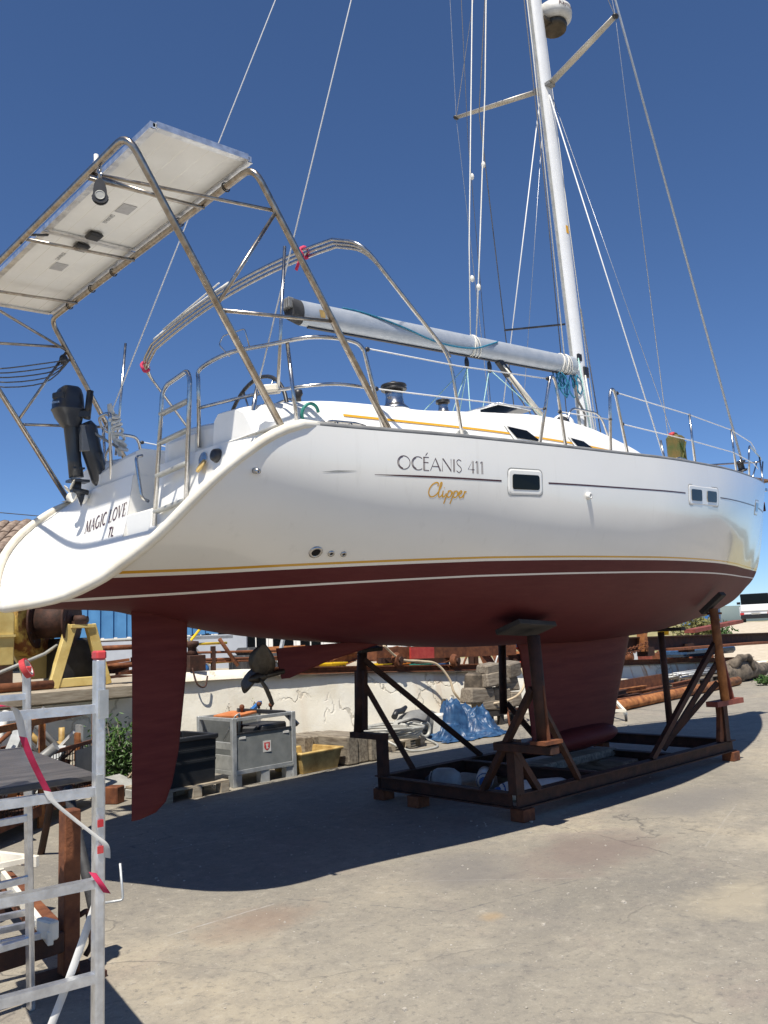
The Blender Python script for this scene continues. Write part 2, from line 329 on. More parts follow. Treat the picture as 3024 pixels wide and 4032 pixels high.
    def build(s, name, mat, parent=None, bevel=0, weld=False, fixn=True):
        me = bpy.data.meshes.new(name); o = V(ORG.get(parent.name, (0, 0, 0))) if parent else V((0, 0, 0))
        me.from_pydata([tuple(V(p)-o) for p in s.v], [], s.f)
        me.polygons.foreach_set('use_smooth', s.sm)
        mats = mat if isinstance(mat, (list, tuple)) else [mat]
        for q in mats: me.materials.append(MATS[q])
        if len(mats) > 1: me.polygons.foreach_set('material_index', s.mi)
        me.validate(); me.update()
        ob = bpy.data.objects.new(name, me); COL.objects.link(ob)
        if parent: ob.parent = parent; ORG[ob.name] = tuple(o)
        if bevel:
            b = ob.modifiers.new('bevel', 'BEVEL'); b.width = bevel; b.segments = 1; b.limit_method = 'ANGLE'; b.angle_limit = R(40)
        return ob
def thing(name, label, cat, loc=(0, 0, 0), group=None):
    o = bpy.data.objects.new(name, None); COL.objects.link(o); o.location = loc; o.empty_display_size = .1
    ORG[o.name] = tuple(loc); o['label'] = label; o['category'] = cat
    if group: o['group'] = group
    return o
def tag(o, label, cat, group=None):
    o['label'] = label; o['category'] = cat
    if group: o['group'] = group
    return o
def struct(o): o['kind'] = 'structure'; return o
def solo(mb, name, mat, label, cat, loc, group=None, **k):
    """one-mesh thing: authored in world coordinates, origin put at loc"""
    mb.v = [tuple(V(p)-V(loc)) for p in mb.v]; o = mb.build(name, mat, None, **k); o.location = loc
    return tag(o, label, cat, group)
def fillet(pts, rad, n=5):
    P = [V(p) for p in pts]; out = [P[0]]
    for i in range(1, len(P)-1):
        a, b, c = P[i-1], P[i], P[i+1]; r = min(rad, (a-b).length*.45, (c-b).length*.45)
        p, q = b+(a-b).normalized()*r, b+(c-b).normalized()*r
        for k in range(n+1):
            t = k/n; out.append(p*(1-t)**2+b*2*t*(1-t)+q*t*t)
    out.append(P[-1]); return out
def smooth_path(pts, n=6):
    P = [V(p) for p in pts]; out = []
    for i in range(len(P)-1):
        p0 = P[max(i-1, 0)]; p1 = P[i]; p2 = P[i+1]; p3 = P[min(i+2, len(P)-1)]
        for k in range(n):
            t = k/n; out.append(.5*((2*p1)+(p2-p0)*t+(2*p0-5*p1+4*p2-p3)*t*t+(-p0+3*p1-3*p2+p3)*t**3))
    out.append(P[-1]); return out
def mir(p): return (p[0], -p[1], p[2])
def text_mesh(txt, size):
    cu = bpy.data.curves.new('t', 'FONT'); cu.body = txt; cu.size = size; cu.resolution_u = 3
    ob = bpy.data.objects.new('t', cu); COL.objects.link(ob)
    dg = bpy.context.evaluated_depsgraph_get(); me = bpy.data.meshes.new_from_object(ob.evaluated_get(dg))
    v = [tuple(p.co) for p in me.vertices]; f = [tuple(p.vertices) for p in me.polygons]
    bpy.data.objects.remove(ob); bpy.data.curves.remove(cu); bpy.data.meshes.remove(me)
    return v, f
# ---------------------------------------------------------------- the setting
def wall_y(x): return 4.4+(x-2)*.085
TOP = [(-14, 1.22), (2, 1.20), (4.2, 1.18), (5.9, 1.15), (8, 1.09), (10.2, .95), (13, .85), (17, .71), (21, .55), (27, .30), (40, .05)]
def top_z(x):
    for (a, za), (b, zb) in zip(TOP, TOP[1:]):
        if x <= b: return za+(zb-za)*(x-a)/(b-a)
    return TOP[-1][1]
g = MB(); g.add([(-400, -400, 0), (400, -400, 0), (400, 400, 0), (-400, 400, 0)], [(0, 1, 2, 3)])
struct(g.build('ground', 'yard_concrete'))
# raised quay platform behind the wall: one sheet, sloping down along the slipway rail
pl = MB(); xs = [-60, -14, -5, 2, 4.2, 5.9, 8, 10.2, 13, 17, 21, 25]; rows = []
for x in xs:
    y0 = wall_y(x)+.02; zt = top_z(x)-.012
    rows.append([(x, y0, zt), (x+2, y0+3, zt), (x+6, y0+12, zt), (x+12, y0+40, zt-.1), (x+40, y0+150, .3)])
pl.grid(rows, False, flip=True); struct(pl.build('quay_platform', 'concrete_cap'))
# dry bank with a sandy track, right
def bank_z(x, y):
    d = x*.92+y*.39; t = max(0, min(1, (d-24)/30)); t = t*t*(3-2*t)
    return -.06+1.50*t+.05*math.sin(x*.7+y*.9)*t
bk = MB(); bk.grid([[(x, y, bank_z(x, y)) for y in np.linspace(3.5, 60, 31)] for x in np.linspace(18, 130, 57)], True, flip=True); struct(bk.build('grassy_bank', 'dry_grass'))
rd = MB(); rows = []
for i in range(24):
    x = 30+i*2.0; yc = 8.2+(x-30)*.46; rows.append([(x, yc+w_, bank_z(x, yc+w_)+.03) for w_ in np.linspace(-3.4, 2.0, 7)])
rd.grid(rows, True, flip=True); struct(rd.build('sandy_track', 'sand_road'))
# low hills across the water
h = MB(); prof = [(-900, 2), (-500, 14), (-200, 26), (60, 38), (260, 44), (480, 34), (800, 40), (1300, 22), (1800, 4)]
pts = smooth_path([(1900-.1*s, 300+s, z) for s, z in prof], 8)
h.grid([[(p.x, p.y, -2) for p in pts], [tuple(p) for p in pts], [(p.x+500, p.y+200, -2) for p in pts]], True, flip=True)
struct(h.build('hills', 'hill'))
# whitewashed retaining wall
w = thing('retaining_wall', 'rough whitewashed concrete retaining wall with rust streaks behind the boat', 'wall', (6, wall_y(6), 0))
wb = MB(); rows = []; rnd = random.Random(3)
nx = 150
for i in range(nx+1):
    x = 3.62+(34-3.62)*i/nx if i else 3.62
    tz = top_z(x)-.02
    if x < 5.83: tz = 1.30-.004*i
    rows.append([(x, wall_y(x)-.10+.20*k/9+rnd.uniform(-.004, .004)+.008*math.sin(x*3+k), -.02+(tz+.02)*k/9) for k in range(10)]+[(x, wall_y(x)+.45, tz)])  # backward lean added to the face to make it catch more sun
wb.grid(rows, True); wb.build('wall_face', 'wall_whitewash', w)
wb = MB(); rows = []
for i in range(40):
    x = -16+(3.60+16)*i/39; tz = 1.02
    rows.append([(x, wall_y(x)+.05+rnd.uniform(-.008, .008), -.02+(tz+.02)*k/5) for k in range(6)])
wb.grid(rows, True); wb.build('wall_base', 'wall_whitewash', w)
for j, (a, b) in enumerate([(-16, -2), (-1.99, 1.2), (1.21, 3.58)]):
    MB().beam((a, wall_y(a)+.10, 1.115), (b, wall_y(b)+.10, 1.115), .42, .155).build('coping_beam', 'wood_plank', w, bevel=.015)
r = MB(); r.ibeam((5.9, wall_y(5.9)+.12, 1.215), (10.2, wall_y(10.2)+.12, 1.02), .14, .12, .02); r.build('rail', 'rust', w)
r = MB(); r.ibeam((10.22, wall_y(10.22)+.12, 1.02), (26, wall_y(26)+.12, .42), .14, .12, .02); r.build('rail', 'rust', w)
# ---------------------------------------------------------------- the sailing boat
def pch(X, Y):
    X = np.array(X, float); Y = np.array(Y, float); h = np.diff(X); d = np.diff(Y)/h
    m = np.zeros(len(X)); m[0] = d[0]; m[-1] = d[-1]
    for i in range(1, len(X)-1):
        if d[i-1]*d[i] > 0:
            w1 = 2*h[i]+h[i-1]; w2 = h[i]+2*h[i-1]; m[i] = (w1+w2)/(w1/d[i-1]+w2/d[i])
    def g(x):
        x = np.asarray(x, float); i = np.clip(np.searchsorted(X, x)-1, 0, len(X)-2); t = (x-X[i])/h[i]
        return (2*t**3-3*t**2+1)*Y[i]+(t**3-2*t**2+t)*h[i]*m[i]+(-2*t**3+3*t**2)*Y[i+1]+(t**3-t**2)*h[i]*m[i+1]
    return g
def SH(x): return 3.09+.0040*np.maximum(np.asarray(x, float)-1.67, 0)**2
BS = pch([-.4, 0, 1, 1.67, 3, 4.3, 5.4, 6.9, 8.5, 10.2, 11.4, 12, 12.3], [1.5, 1.55, 1.63, 1.68, 1.87, 1.95, 1.96, 1.82, 1.47, .94, .44, .16, .02])
KE = pch([-.4, 0, .45, .95, 1.3, 1.75, 2.4, 3.06, 3.88, 4.83, 5.77, 6.8, 7.87, 8.97, 10.5, 11.15, 11.57, 11.85, 12.1, 12.3], [2.14, 2.12, 2.09, 2.059, 2.033, 1.924, 1.787, 1.704, 1.62, 1.538, 1.505, 1.468, 1.478, 1.554, 1.756, 1.96, 2.14, 2.65, 3.15, 3.50])
EX = pch([-.4, 0, 1.28, 2, 3, 4.3, 5.4, 6.9, 8.5, 10.2, 11.5, 12.3], [2.7, 2.7, 2.7, 2.7, 2.8, 3.2, 3.1, 2.5, 1.83, 1.2, 1.0, 1.0])
def half(x, z):
    k = KE(x); s = SH(x); q = np.clip((s-z)/np.maximum(s-k, 1e-6), 0, 1)
    return BS(x)*np.sqrt(np.clip(1-q**EX(x), 0, 1))
XC = pch([2.06, 2.085, 2.09, 2.10, 2.12, 2.167, 2.224, 2.30, 2.39, 2.487, 2.59, 2.747, 2.906, 3.03, 3.088, 3.3], [.30, .43, .476, .53, .60, .658, .707, .752, .815, .88, .95, 1.09, 1.29, 1.495, 1.65, 2.2])
TR = R(1.4889); c0 = Vector((6, 0, 2.05)); RB = Matrix.Rotation(-TR, 3, 'Y')
boat = thing('sailboat', 'white sailing yacht with red antifouling standing on a rusty cradle', 'sailboat')
boat.rotation_euler = (0, -TR, 0); boat.location = c0-RB@c0
def P(mb, name, mat, parent=None, **k): return mb.build(name, mat, parent or boat, **k)
def fl(v): return float(v)
# hull shell, trimmed aft by the sloping open transom
NV, NU = 44, 130
def hull_rows():
    rows = []
    for j in range(NV+1):
        gv = (j/NV)**1.75
        xs = np.linspace(.2, 2.2, 1500); zz = KE(xs)+(SH(xs)-KE(xs))*gv; f = xs-XC(zz)
        k = np.where(f > 0)[0]; x0 = xs[k[0]] if len(k) else 1.67
        u = np.linspace(0, 1, NU+1); x = x0+(12.299-x0)*(u**1.0); x = x0+(12.299-x0)*(1-(1-u)**1.25)
        z = KE(x)+(SH(x)-KE(x))*gv; y = half(x, z)
        rows.append(np.stack([x, y, z], -1))
    return rows
HR = hull_rows()
hb = MB(); st = [[(r[i, 0], -r[i, 1], r[i, 2]) for i in range(NU+1)] for r in HR]; pt = [[(r[i, 0], r[i, 1], r[i, 2]) for i in range(NU+1)] for r in HR]
hb.grid(st[::-1]+pt[1:], True, flip=False); hull = P(hb, 'hull', 'hull_paint')
# rim of the open transom
zs = [2.112, 2.12, 2.135, 2.162, 2.20, 2.246, 2.326, 2.429, 2.534, 2.649, 2.74, 2.812, 2.88, 2.95, 3.01, 3.051, 3.08]
rim = []
for j in range(NV+1):
    if j % 2 == 0 or j > NV-5: rim.append(HR[j][0])
rs = [(p[0]-.012, -p[1]+.015, p[2]) for p in rim[::-1]]; rp = [(p[0]-.012, p[1]-.015, p[2]) for p in rim[1:]]
rimpath = [(1.85, -1.645, 3.098)]+rs+rp+[(1.85, 1.645, 3.098)]
P(MB().tube(rimpath, .034, 10, sq=(1, 1)), 'transom_rim', 'cream')
# inner transom: hollow sloping panel, with a walk-through gap
XI = pch([2.085, 2.10, 2.13, 2.2, 2.3, 2.45, 2.575, 2.8, 3.09, 3.3], [.46, .57, .68, .80, .99, 1.20, 1.36, 1.42, 1.47, 1.50])
ti = MB(); ZL = list(np.linspace(2.096, 2.60, 16))+list(np.linspace(2.63, 3.085, 10)); YL = np.linspace(-1, 1, 57); rows = []
for z in ZL:
    xc = fl(XC(z)); ym = fl(half(xc+.02, z))*.995; row = []
    for t in YL:
        s = abs(t)**8; row.append((fl(XI(z))*(1-s)+(xc+.01)*s, t*ym, z))
    rows.append(row)
cut = 15
ti.grid(rows[:cut+1], True)
def yrow(z, ya, yb, n=22):
    xc = fl(XC(z)); ym = fl(half(xc+.02, z))*.995; out = []
    for q in range(n+1):
        y = ya+(yb*ym-ya)*q/n; s = abs(y/ym)**8; out.append((fl(XI(z))*(1-s)+(xc+.01)*s, y, z))
    return out
for sgn, y0 in ((1, .25), (-1, -.16)):
    rr = [yrow(z, y0, sgn) for z in ZL[cut:]]; ti.grid(rr, True, flip=(sgn < 0))
    ti.grid([[(q[0][0], y0-sgn*.004, q[0][2]), (1.66, y0-sgn*.004, q[0][2])] for q in rr], False, flip=(sgn > 0))
P(ti, 'transom_panel', 'gelcoat')
# deck sheet with a raised bulwark edge
dk = MB(); rows = []
for i in range(60):
    x = 1.55+(12.2-1.55)*i/59; b = max(fl(BS(x))-.03, .01); s = fl(SH(x)); n = 8
    rows.append([(x, -b+2*b*k/n, s-.015+.05*(1-(2*k/n-1)**2)*(1 if x > 4.3 else 0)) for k in range(n+1)])
kk = 0
dkr = [r for r in rows if r[0][0] > 4.15]; dk.grid(dkr, True)
for sg in (-1, 1):
    rr = []
    for i in range(30):
        x = 1.47+(4.2-1.47)*i/29; b = fl(BS(x))-.03; rr.append([(x, sg*(1.0+(b-1.0)*k/3), fl(SH(x))-.015) for k in range(4)])
    dk.grid(rr, True, flip=(sg > 0))
P(dk, 'deck', 'deck_white')
for sg in (-1, 1):
    t = MB(); pth = [(x, sg*(fl(BS(x))-.022), fl(SH(x))+.012) for x in np.linspace(1.70, 12.2, 60)]
    t.tube(pth, .017, 6, sq=(1.2, 1)); P(t, 'toe_rail', 'grey_plastic')
# cockpit well
c = MB(); c.box((2.95, 0, 2.70), (2.7, 1.7, .05)); c.box((2.95, -.86, 2.95), (2.7, .04, .5)); c.box((2.95, .86, 2.95), (2.7, .04, .5)); c.box((4.22, 0, 3.2), (.05, 1.9, .95))
P(c, 'cockpit', 'deck_white')
# cockpit coamings
HT = pch([1.40, 1.48, 1.62, 1.9, 2.26, 2.8, 3.2, 3.75, 4.3, 5, 5.6, 6.5, 7.5, 8.3, 8.9, 9.2], [3.14, 3.28, 3.33, 3.39, 3.45, 3.487, 3.505, 3.56, 3.615, 3.67, 3.66, 3.59, 3.49, 3.41, 3.35, 3.32])
YB = pch([1.4, 1.7, 2.2, 3, 5, 6.5, 7.5, 8.5, 9.0, 9.2], [1.34, 1.38, 1.38, 1.38, 1.36, 1.20, .98, .62, .32, .1])
def sec(x, sg, cabin):
    h = fl(HT(x)); yb = fl(YB(x)); d = fl(SH(x))-.01; pts = [(yb, d), (yb-.04, d+.35*(h-d)), (yb-.10, d+.75*(h-d)), (yb-.17, d+.94*(h-d)), (yb-.26, h)]
    if cabin:
        cr = .11*min(1, (9.2-x)/1.6); pts += [(yb*.62, h+cr*.55), (yb*.3, h+cr*.9), (0, h+cr)]
    else: pts += [(.95, h+.01), (.90, h-.03), (.88, h-.15), (.87, 2.75)]
    return [(x, sg*p[0], p[1]) for p in pts]
for sg in (-1, 1):
    m_ = MB(); xs = [1.49, 1.5, 1.52, 1.56, 1.64]+list(np.linspace(1.75, 4.25, 24)); m_.grid([sec(x, sg, False) for x in xs], True, flip=(sg < 0))
    s0 = sec(1.49, sg, False); m_.add(s0, [tuple(range(len(s0)))[::sg]])
    P(m_, 'cockpit_coaming', 'deck_white')
m_ = MB(); xs = list(np.linspace(4.25, 9.19, 42))
m_.grid([sec(x, -1, True)[:-1]+sec(x, 1, True)[::-1] for x in xs], True)
s0 = sec(4.25, -1, True)[:-1]+sec(4.25, 1, True)[::-1]; m_.add(s0, [tuple(range(len(s0)))])
roof = P(m_, 'coachroof', 'deck_white')
def side(x, q, off=.006, sg=-1):
    """point on the superstructure side: q = fraction of its height"""
    s = sec(x, sg, x > 4.25); d = s[0][2]; h = s[4][2]; z = d+q*(h-d); k = 0
    while k < 3 and s[k+1][2] < z: k += 1
    a, b = s[k], s[k+1]; t = (z-a[2])/max(b[2]-a[2], 1e-6); return V((x, a[1]+(b[1]-a[1])*t+sg*off, z+off*.3))
for sg in (-1, 1):
    yl = MB(); X = np.linspace(2.3, 6.2, 60)
    zl = pch([2.2, 4.2, 5.4, 6.4], [3.305, 3.375, 3.385, 3.40])
    def at_z(x, z, off=.005, sg=sg):
        s = sec(x, sg, x > 4.25); d = s[0][2]; h = s[4][2]; return side(x, min(.95, (z-d)/(h-d)), off, sg)
    yl.grid([[at_z(x, fl(zl(x))-.009), at_z(x, fl(zl(x))+.009)] for x in X], True, flip=(sg > 0)); P(yl, 'yellow_stripe', 'yellow_line')
    for (xa, xb, za, zb) in ((4.16, 4.56, 3.335, 3.435), (5.10, 5.46, 3.35, 3.43)):
        w_ = MB(); fr = MB()
        def quad(e, off):
            return [at_z(xa-e, zb+e*.7, off), at_z(xb-.13+e*.3, zb+e*.7-.01, off), at_z(xb+e, za-e*.7+.02, off), at_z(xb+e*.6, za-e*.7, off), at_z(xa+.09-e, za-e*.7, off)]
        fr.add(quad(.035, .008), [(0, 1, 2, 3, 4)]); w_.add(quad(0, .014), [(0, 1, 2, 3, 4)])
        f_ = P(fr, 'portlight', 'deck_white'); P(w_, 'pane', 'window', f_)
# hull side marks ------------------------------------------------------------
def on(x, z, off=.0012, sg=-1): return V((x, sg*(fl(half(x, z))+off), z))
def ribbon(mb, pts, w, off=.003, sg=-1):
    Q = [Vector(p) for p in pts]; L, Rr = [], []
    for i, p in enumerate(Q):
        a = Q[max(i-1, 0)]; b = Q[min(i+1, len(Q)-1)]; d = (b-a).normalized() if (b-a).length > 0 else Vector((1, 0)); n = Vector((-d.y, d.x))*w[i]/2 if hasattr(w, '__len__') else Vector((-d.y, d.x))*w/2
        L.append(on(p.x+n.x, p.y+n.y, off, sg)); Rr.append(on(p.x-n.x, p.y-n.y, off, sg))
    mb.grid([L, Rr], True, flip=(sg < 0))
cz = pch([2.1, 2.27, 3.3, 3.8, 6.0, 6.95, 8.8, 11], [2.797, 2.799, 2.806, 2.816, 2.863, 2.888, 2.955, 3.05])
for sg in (-1, 1):
    for a, b in ((2.17, 3.29), (3.81, 5.98), (6.97, 8.92), (9.35, 10.6)):
        m_ = MB(); X = np.linspace(a, b, 40); ribbon(m_, [(x, fl(cz(x))) for x in X], [.012 if (a > 3 or x > 2.5) else .003+.009*(x-2.17)/.33 for x in X], .0015, sg); P(m_, 'cove_line', 'maroon')
m_ = MB(); ribbon(m_, [(1.78, 2.797), (1.88, 2.806), (2.03, 2.815)], [.002, .012, .002], .0012); P(m_, 'moulded_flash', 'grey_light')
def rrect(xa, xb, za, zb, r, n=4):
    o = []
    for cx, czz, a0 in ((xb-r, zb-r, 0), (xa+r, zb-r, 90), (xa+r, za+r, 180), (xb-r, za+r, 270)):
        for k in range(n+1): a = R(a0+90*k/n); o.append((cx+r*math.cos(a), czz+r*math.sin(a)))
    return o
def hull_window(xa, xb, za, zb, slope, panes, sg=-1):
    fr = MB(); rr = rrect(xa, xb, za, zb, .035); mx = (xa+xb)/2
    def mp(p, off): return on(p[0], p[1]+slope*(p[0]-mx), off, sg)
    o_ = [mp(p, .001) for p in rr]; i_ = [mp(p, .005) for p in rrect(xa+.012, xb-.012, za+.012, zb-.012, .03)]
    n = len(rr); fr.add(o_+i_, [tuple([k, (k+1) % n, n+(k+1) % n, n+k])[::-sg] for k in range(n)]+[tuple(range(n, 2*n))[::-sg]])
    f_ = P(fr, 'hull_window', 'gelcoat')
    gv = MB(); oo = [mp(p, .0015) for p in rrect(xa-.008, xb+.008, za-.008, zb+.008, .04)]; gv.add(oo, [tuple(range(len(oo)))[::-sg]]); P(gv, 'gasket', 'grey_light', f_)
    for (a, b, c_, d) in panes:
        g_ = MB(); q = [mp(p, .0075) for p in rrect(a, b, c_, d, .022)]; g_.add(q, [tuple(range(len(q)))[::-sg]]); P(g_, 'pane', 'window', f_)
for sg in (-1, 1):
    hull_window(3.36, 3.735, 2.712, 2.905, .02, [(3.40, 3.70, 2.752, 2.865)], sg)
    hull_window(6.06, 6.90, 2.775, 2.965, .037, [(6.12, 6.40, 2.815, 2.925), (6.56, 6.84, 2.815, 2.925)], sg)
    hull_window(8.98, 9.36, 2.88, 3.05, .06, [(9.02, 9.32, 2.915, 3.02)], sg)
# lettering on the topsides
def arc(cx, cy, rx, ry, a0, a1, n=18): return [(cx+rx*math.cos(R(a0+(a1-a0)*k/n)), cy+ry*math.sin(R(a0+(a1-a0)*k/n))) for k in range(n+1)]
GL = {  # strokes in a unit-high box, with the advance width
 'O': (.98, [arc(.46, .5, .44, .5, 0, 360, 28), arc(.46, .5, .36, .43, 100, 260)]),
 'C': (.84, [arc(.5, .5, .46, .5, 50, 310, 24), arc(.5, .5, .38, .43, 110, 250)]),
 'E': (.56, [[(.06, 0), (.06, 1)], [(.14, .03), (.14, .97)], [(.06, 1), (.46, 1)], [(.06, .6), (.42, .6)], [(.06, 0), (.46, 0)], [(.22, 1.13), (.38, 1.36)]]),
 'A': (.86, [[(0, 0), (.40, 1), (.80, 0)], [(.40, .90), (.72, 0)], [(.14, .34), (.64, .34)]]),
 'N': (.86, [[(.05, 0), (.05, 1), (.74, 0), (.74, 1)], [(.12, 1), (.74, .1)]]),
 'I': (.26, [[(.07, 0), (.07, 1)], [(.15, 0), (.15, 1)]]),
 'S': (.56, [smooth_path([(.44, .9, 0), (.25, 1, 0), (.08, .85, 0), (.14, .62, 0), (.36, .42, 0), (.44, .2, 0), (.25, 0, 0), (.04, .12, 0)], 5)]),
 ' ': (.42, []), '4': (.62, [[(.40, 0), (.40, 1), (.02, .3), (.56, .3)], [(.48, 0), (.48, .98)]]), '1': (.42, [[(.16, 0), (.16, 1)], [(.25, 0), (.25, 1)], [(.16, 1), (.05, .86)]])}
def lettering(txt, x0, x1, z0, hgt, w, name):
    tot = sum(GL[ch][0] for ch in txt); s = (x1-x0)/tot; cx = x0
    for ch in txt:
        mb = MB()
        for stq in GL[ch][1]: ribbon(mb, [(cx+p[0]*s, z0+p[1]*hgt) for p in stq], w, .0012)
        if mb.v: P(mb, name, 'maroon')
        cx += GL[ch][0]*s
lettering('OCEANIS 411', 2.345, 3.12, 2.844, .09, .0048, 'hull_letter')
def pstroke(x): return [[(x+.05, .50), (x+.03, .30), (x-.015, -.10), (x-.045, -.42)], [(x+.02, .22), (x+.055, .44), (x+.105, .48), (x+.13, .34), (x+.11, .12), (x+.06, .03), (x+.015, .12)], [(x+.11, .14), (x+.15, .30), (x+.165, .46)]]
CL = [[(.235, .78), (.255, .95), (.21, 1.02), (.12, .90), (.045, .60), (.03, .28), (.075, .05), (.15, .04), (.23, .22), (.28, .45)],
      [(.27, .42), (.325, .75), (.345, 1.0), (.315, 1.02), (.29, .75), (.275, .35), (.285, .06), (.325, .04), (.375, .22)],
      [(.385, .48), (.375, .22), (.385, .04), (.425, .08), (.475, .30)], [(.405, .66), (.41, .70)]]+pstroke(.475)+pstroke(.635)+[
      [(.80, .26), (.85, .34), (.875, .46), (.845, .52), (.81, .38), (.805, .16), (.84, .03), (.89, .10), (.935, .32)],
      [(.945, .52), (.94, .38), (.92, .04)], [(.938, .30), (.965, .46), (1.0, .46)]]
m_ = MB()
for stq in CL:
    q = smooth_path([(p[0], p[1], 0) for p in stq], 4); ribbon(m_, [(2.60+p.x*.345, 2.665+p.y*.098) for p in q], .0095, .0012)
P(m_, 'script_lettering', 'yellow_line')
# hull fittings
def ring(name, x, z, ro, ri, depth=.012, m1='steel', m2='window', sg=-1):
    p = on(x, z, 0, sg); e = .01; dx = on(x+e, z, 0, sg)-on(x-e, z, 0, sg); dz = on(x, z+e, 0, sg)-on(x, z-e, 0, sg); n = dx.cross(dz).normalized()
    if n.y*sg < 0: n = -n
    o_ = P(MB().lathe([(ro, -.01), (ro, depth*.4), (ro*.85, depth), (ri, depth), (ri, depth*.5)], p, n, 20), name, m1)
    P(MB().lathe([(ri, 0), (ri, depth*.6)], p, n, 16), 'opening', m2, o_); return o_
ring('exhaust_outlet', 1.89, 2.318, .048, .030); ring('drain_outlet', 2.002, 2.308, .024, .010); ring('drain_outlet', 2.092, 2.303, .022, .010)
ring('vent', 4.311, 2.741, .030, .012, .03, 'gelcoat', 'grey_plastic'); ring('fairlead', 1.302, 2.778, .018, .006, .05, 'steel', 'window')
# appendages ------------------------------------------------------------------
def foil(mb, secs, n=14):
    """secs: (x_te, x_le, z, max thickness)"""
    rows = []
    for (xt, xl, z, th) in secs:
        up_ = []; ch = xl-xt
        for k in range(n+1):
            t = (1-math.cos(math.pi*k/n))/2; y = th*(1.4845*math.sqrt(t)-.63*t-1.758*t*t+1.4215*t**3-.5075*t**4)+.002; up_.append((xl-ch*t, y, z))
        rows.append(up_+[(p[0], -p[1], p[2]) for p in up_[-2:0:-1]])
    mb.grid(rows, True, closed_v=True); mb.add(rows[-1], [tuple(range(len(rows[-1])))]); mb.add(rows[0], [tuple(range(len(rows[0])))[::-1]]); return mb
rm = MB(); rows_ = [(1.302, 1.752, 2.03), (1.302, 1.752, 1.93), (1.297, 1.735, 1.6), (1.290, 1.69, 1.3), (1.280, 1.645, 1.0), (1.272, 1.585, .78), (1.268, 1.53, .66), (1.266, 1.45, .60), (1.264, 1.33, .575)]
foil(rm, [(a, b, z, .16*(b-a)*.9) for a, b, z in rows_]); P(rm, 'rudder', 'antifoul')
km = MB(); foil(km, [(5.60, 7.93, 1.66, .19), (5.72, 7.885, 1.44, .17), (5.76, 7.70, 1.1, .15), (5.80, 7.50, .75, .13), (5.82, 7.36, .45, .12), (5.83, 7.33, .38, .11)]); keel = P(km, 'keel', 'antifoul')
bm = MB(); rows = []
for k in range(25):
    t = k/24; x = 5.62+(7.33-5.62)*t; rr = (1-(2*t-1)**4)**.5*(1 if t > .5 else .65+.7*t); rows.append([(x, .24*rr*math.cos(2*math.pi*j/18), .415+.125*rr*math.sin(2*math.pi*j/18)*(1 if math.sin(2*math.pi*j/18) > 0 else 1.0)) for j in range(18)])
bm.grid(rows, True, closed_v=True, flip=True); P(bm, 'keel_bulb', 'antifoul', keel)
sk = MB(); foil(sk, [(2.56, 3.95, 1.68, .07), (2.565, 3.60, 1.62, .06), (2.575, 3.1, 1.535, .055), (2.585, 2.85, 1.475, .05), (2.60, 2.68, 1.43, .04)]); skeg = P(sk, 'skeg', 'antifoul')
pr = MB(); pr.tube([(2.62, 0, 1.49), (2.30, 0, 1.455)], .024, 10); pr.lathe([(.03, 0), (.042, .03), (.042, .09), (.03, .13), (.012, .16)], (2.44, 0, 1.468), (-1, 0, -.1), 14)
prop = P(pr, 'propeller', 'bronze', skeg)
for a in (110, 230, 350):
    bl = MB(); rows = []
    ca, sa = math.cos(R(a)), math.sin(R(a)); rad = V((0, ca, sa)); tan = V((0, -sa, ca)); ax = V((-1, 0, 0))
    for k in range(9):
        t = k/8; r_ = .035+.235*t; wd = .118*math.sin(math.pi*min(1, .10+.9*t**.9))**.6 if t < 1 else .02; tw = R(40-18*t); wv = tan*math.cos(tw)-ax*math.sin(tw); nv = tan*math.sin(tw)+ax*math.cos(tw)
        rows.append([V((2.385, 0, 1.463))+rad*r_+wv*wd*q+nv*.012*(1-q*q)*(1.2-t) for q in (-1, -.5, 0, .5, 1)]+[V((2.385, 0, 1.463))+rad*r_+wv*wd*q-nv*.008*(1-q*q) for q in (.5, 0, -.5)])
    bl.grid(rows, True, closed_v=True); bl.add(rows[-1], [tuple(range(8))]); P(bl, 'blade', 'bronze', skeg)
# aft deck boxes either side of the walk-through -------------------------------
def qbox(y0, y1, xf, z0, z0t, z1t, name):
    b_ = MB(); n = 8
    ft = [(xf, y0+(y1-y0)*k/n, z0t+(z1t-z0t)*(k/n)**2) for k in range(n+1)]; bt = [(2.15, p[1], p[2]+.03) for p in ft]; fb = [(xf-.06, p[1], z0) for p in ft]
    up1 = [(xf+.05, p[1], p[2]+.03) for p in ft]
    b_.grid([fb, ft, up1, bt], False, flip=(y1 > y0)); b_.add([fb[0], ft[0], up1[0], bt[0], (2.15, y0, z0)], [(0, 1, 2, 3, 4)][::1]); b_.add([fb[-1], ft[-1], up1[-1], bt[-1], (2.15, y1, z0)], [(4, 3, 2, 1, 0)])
    return P(b_, name, 'gelcoat', bevel=.02)
qbox(.25, 1.40, 1.50, 2.60, 3.27, 3.10, 'aft_locker')
qbox(-.16, -1.36, 1.535, 2.70, 3.30, 3.14, 'aft_locker')
d_ = MB(); d_.box((1.525, -.42, 3.16), (.03, .40, .17)); d_.box((1.50, -.42, 2.92), (.03, .40, .25)); P(d_, 'locker_door', 'deck_white', bevel=.012)
s_ = MB(); s_.box((1.66, .045, 2.68), (.52, .41, .17)); s_.box((1.80, .045, 2.84), (.3, .41, .15)); P(s_, 'boarding_step', 'gelcoat', bevel=.01)
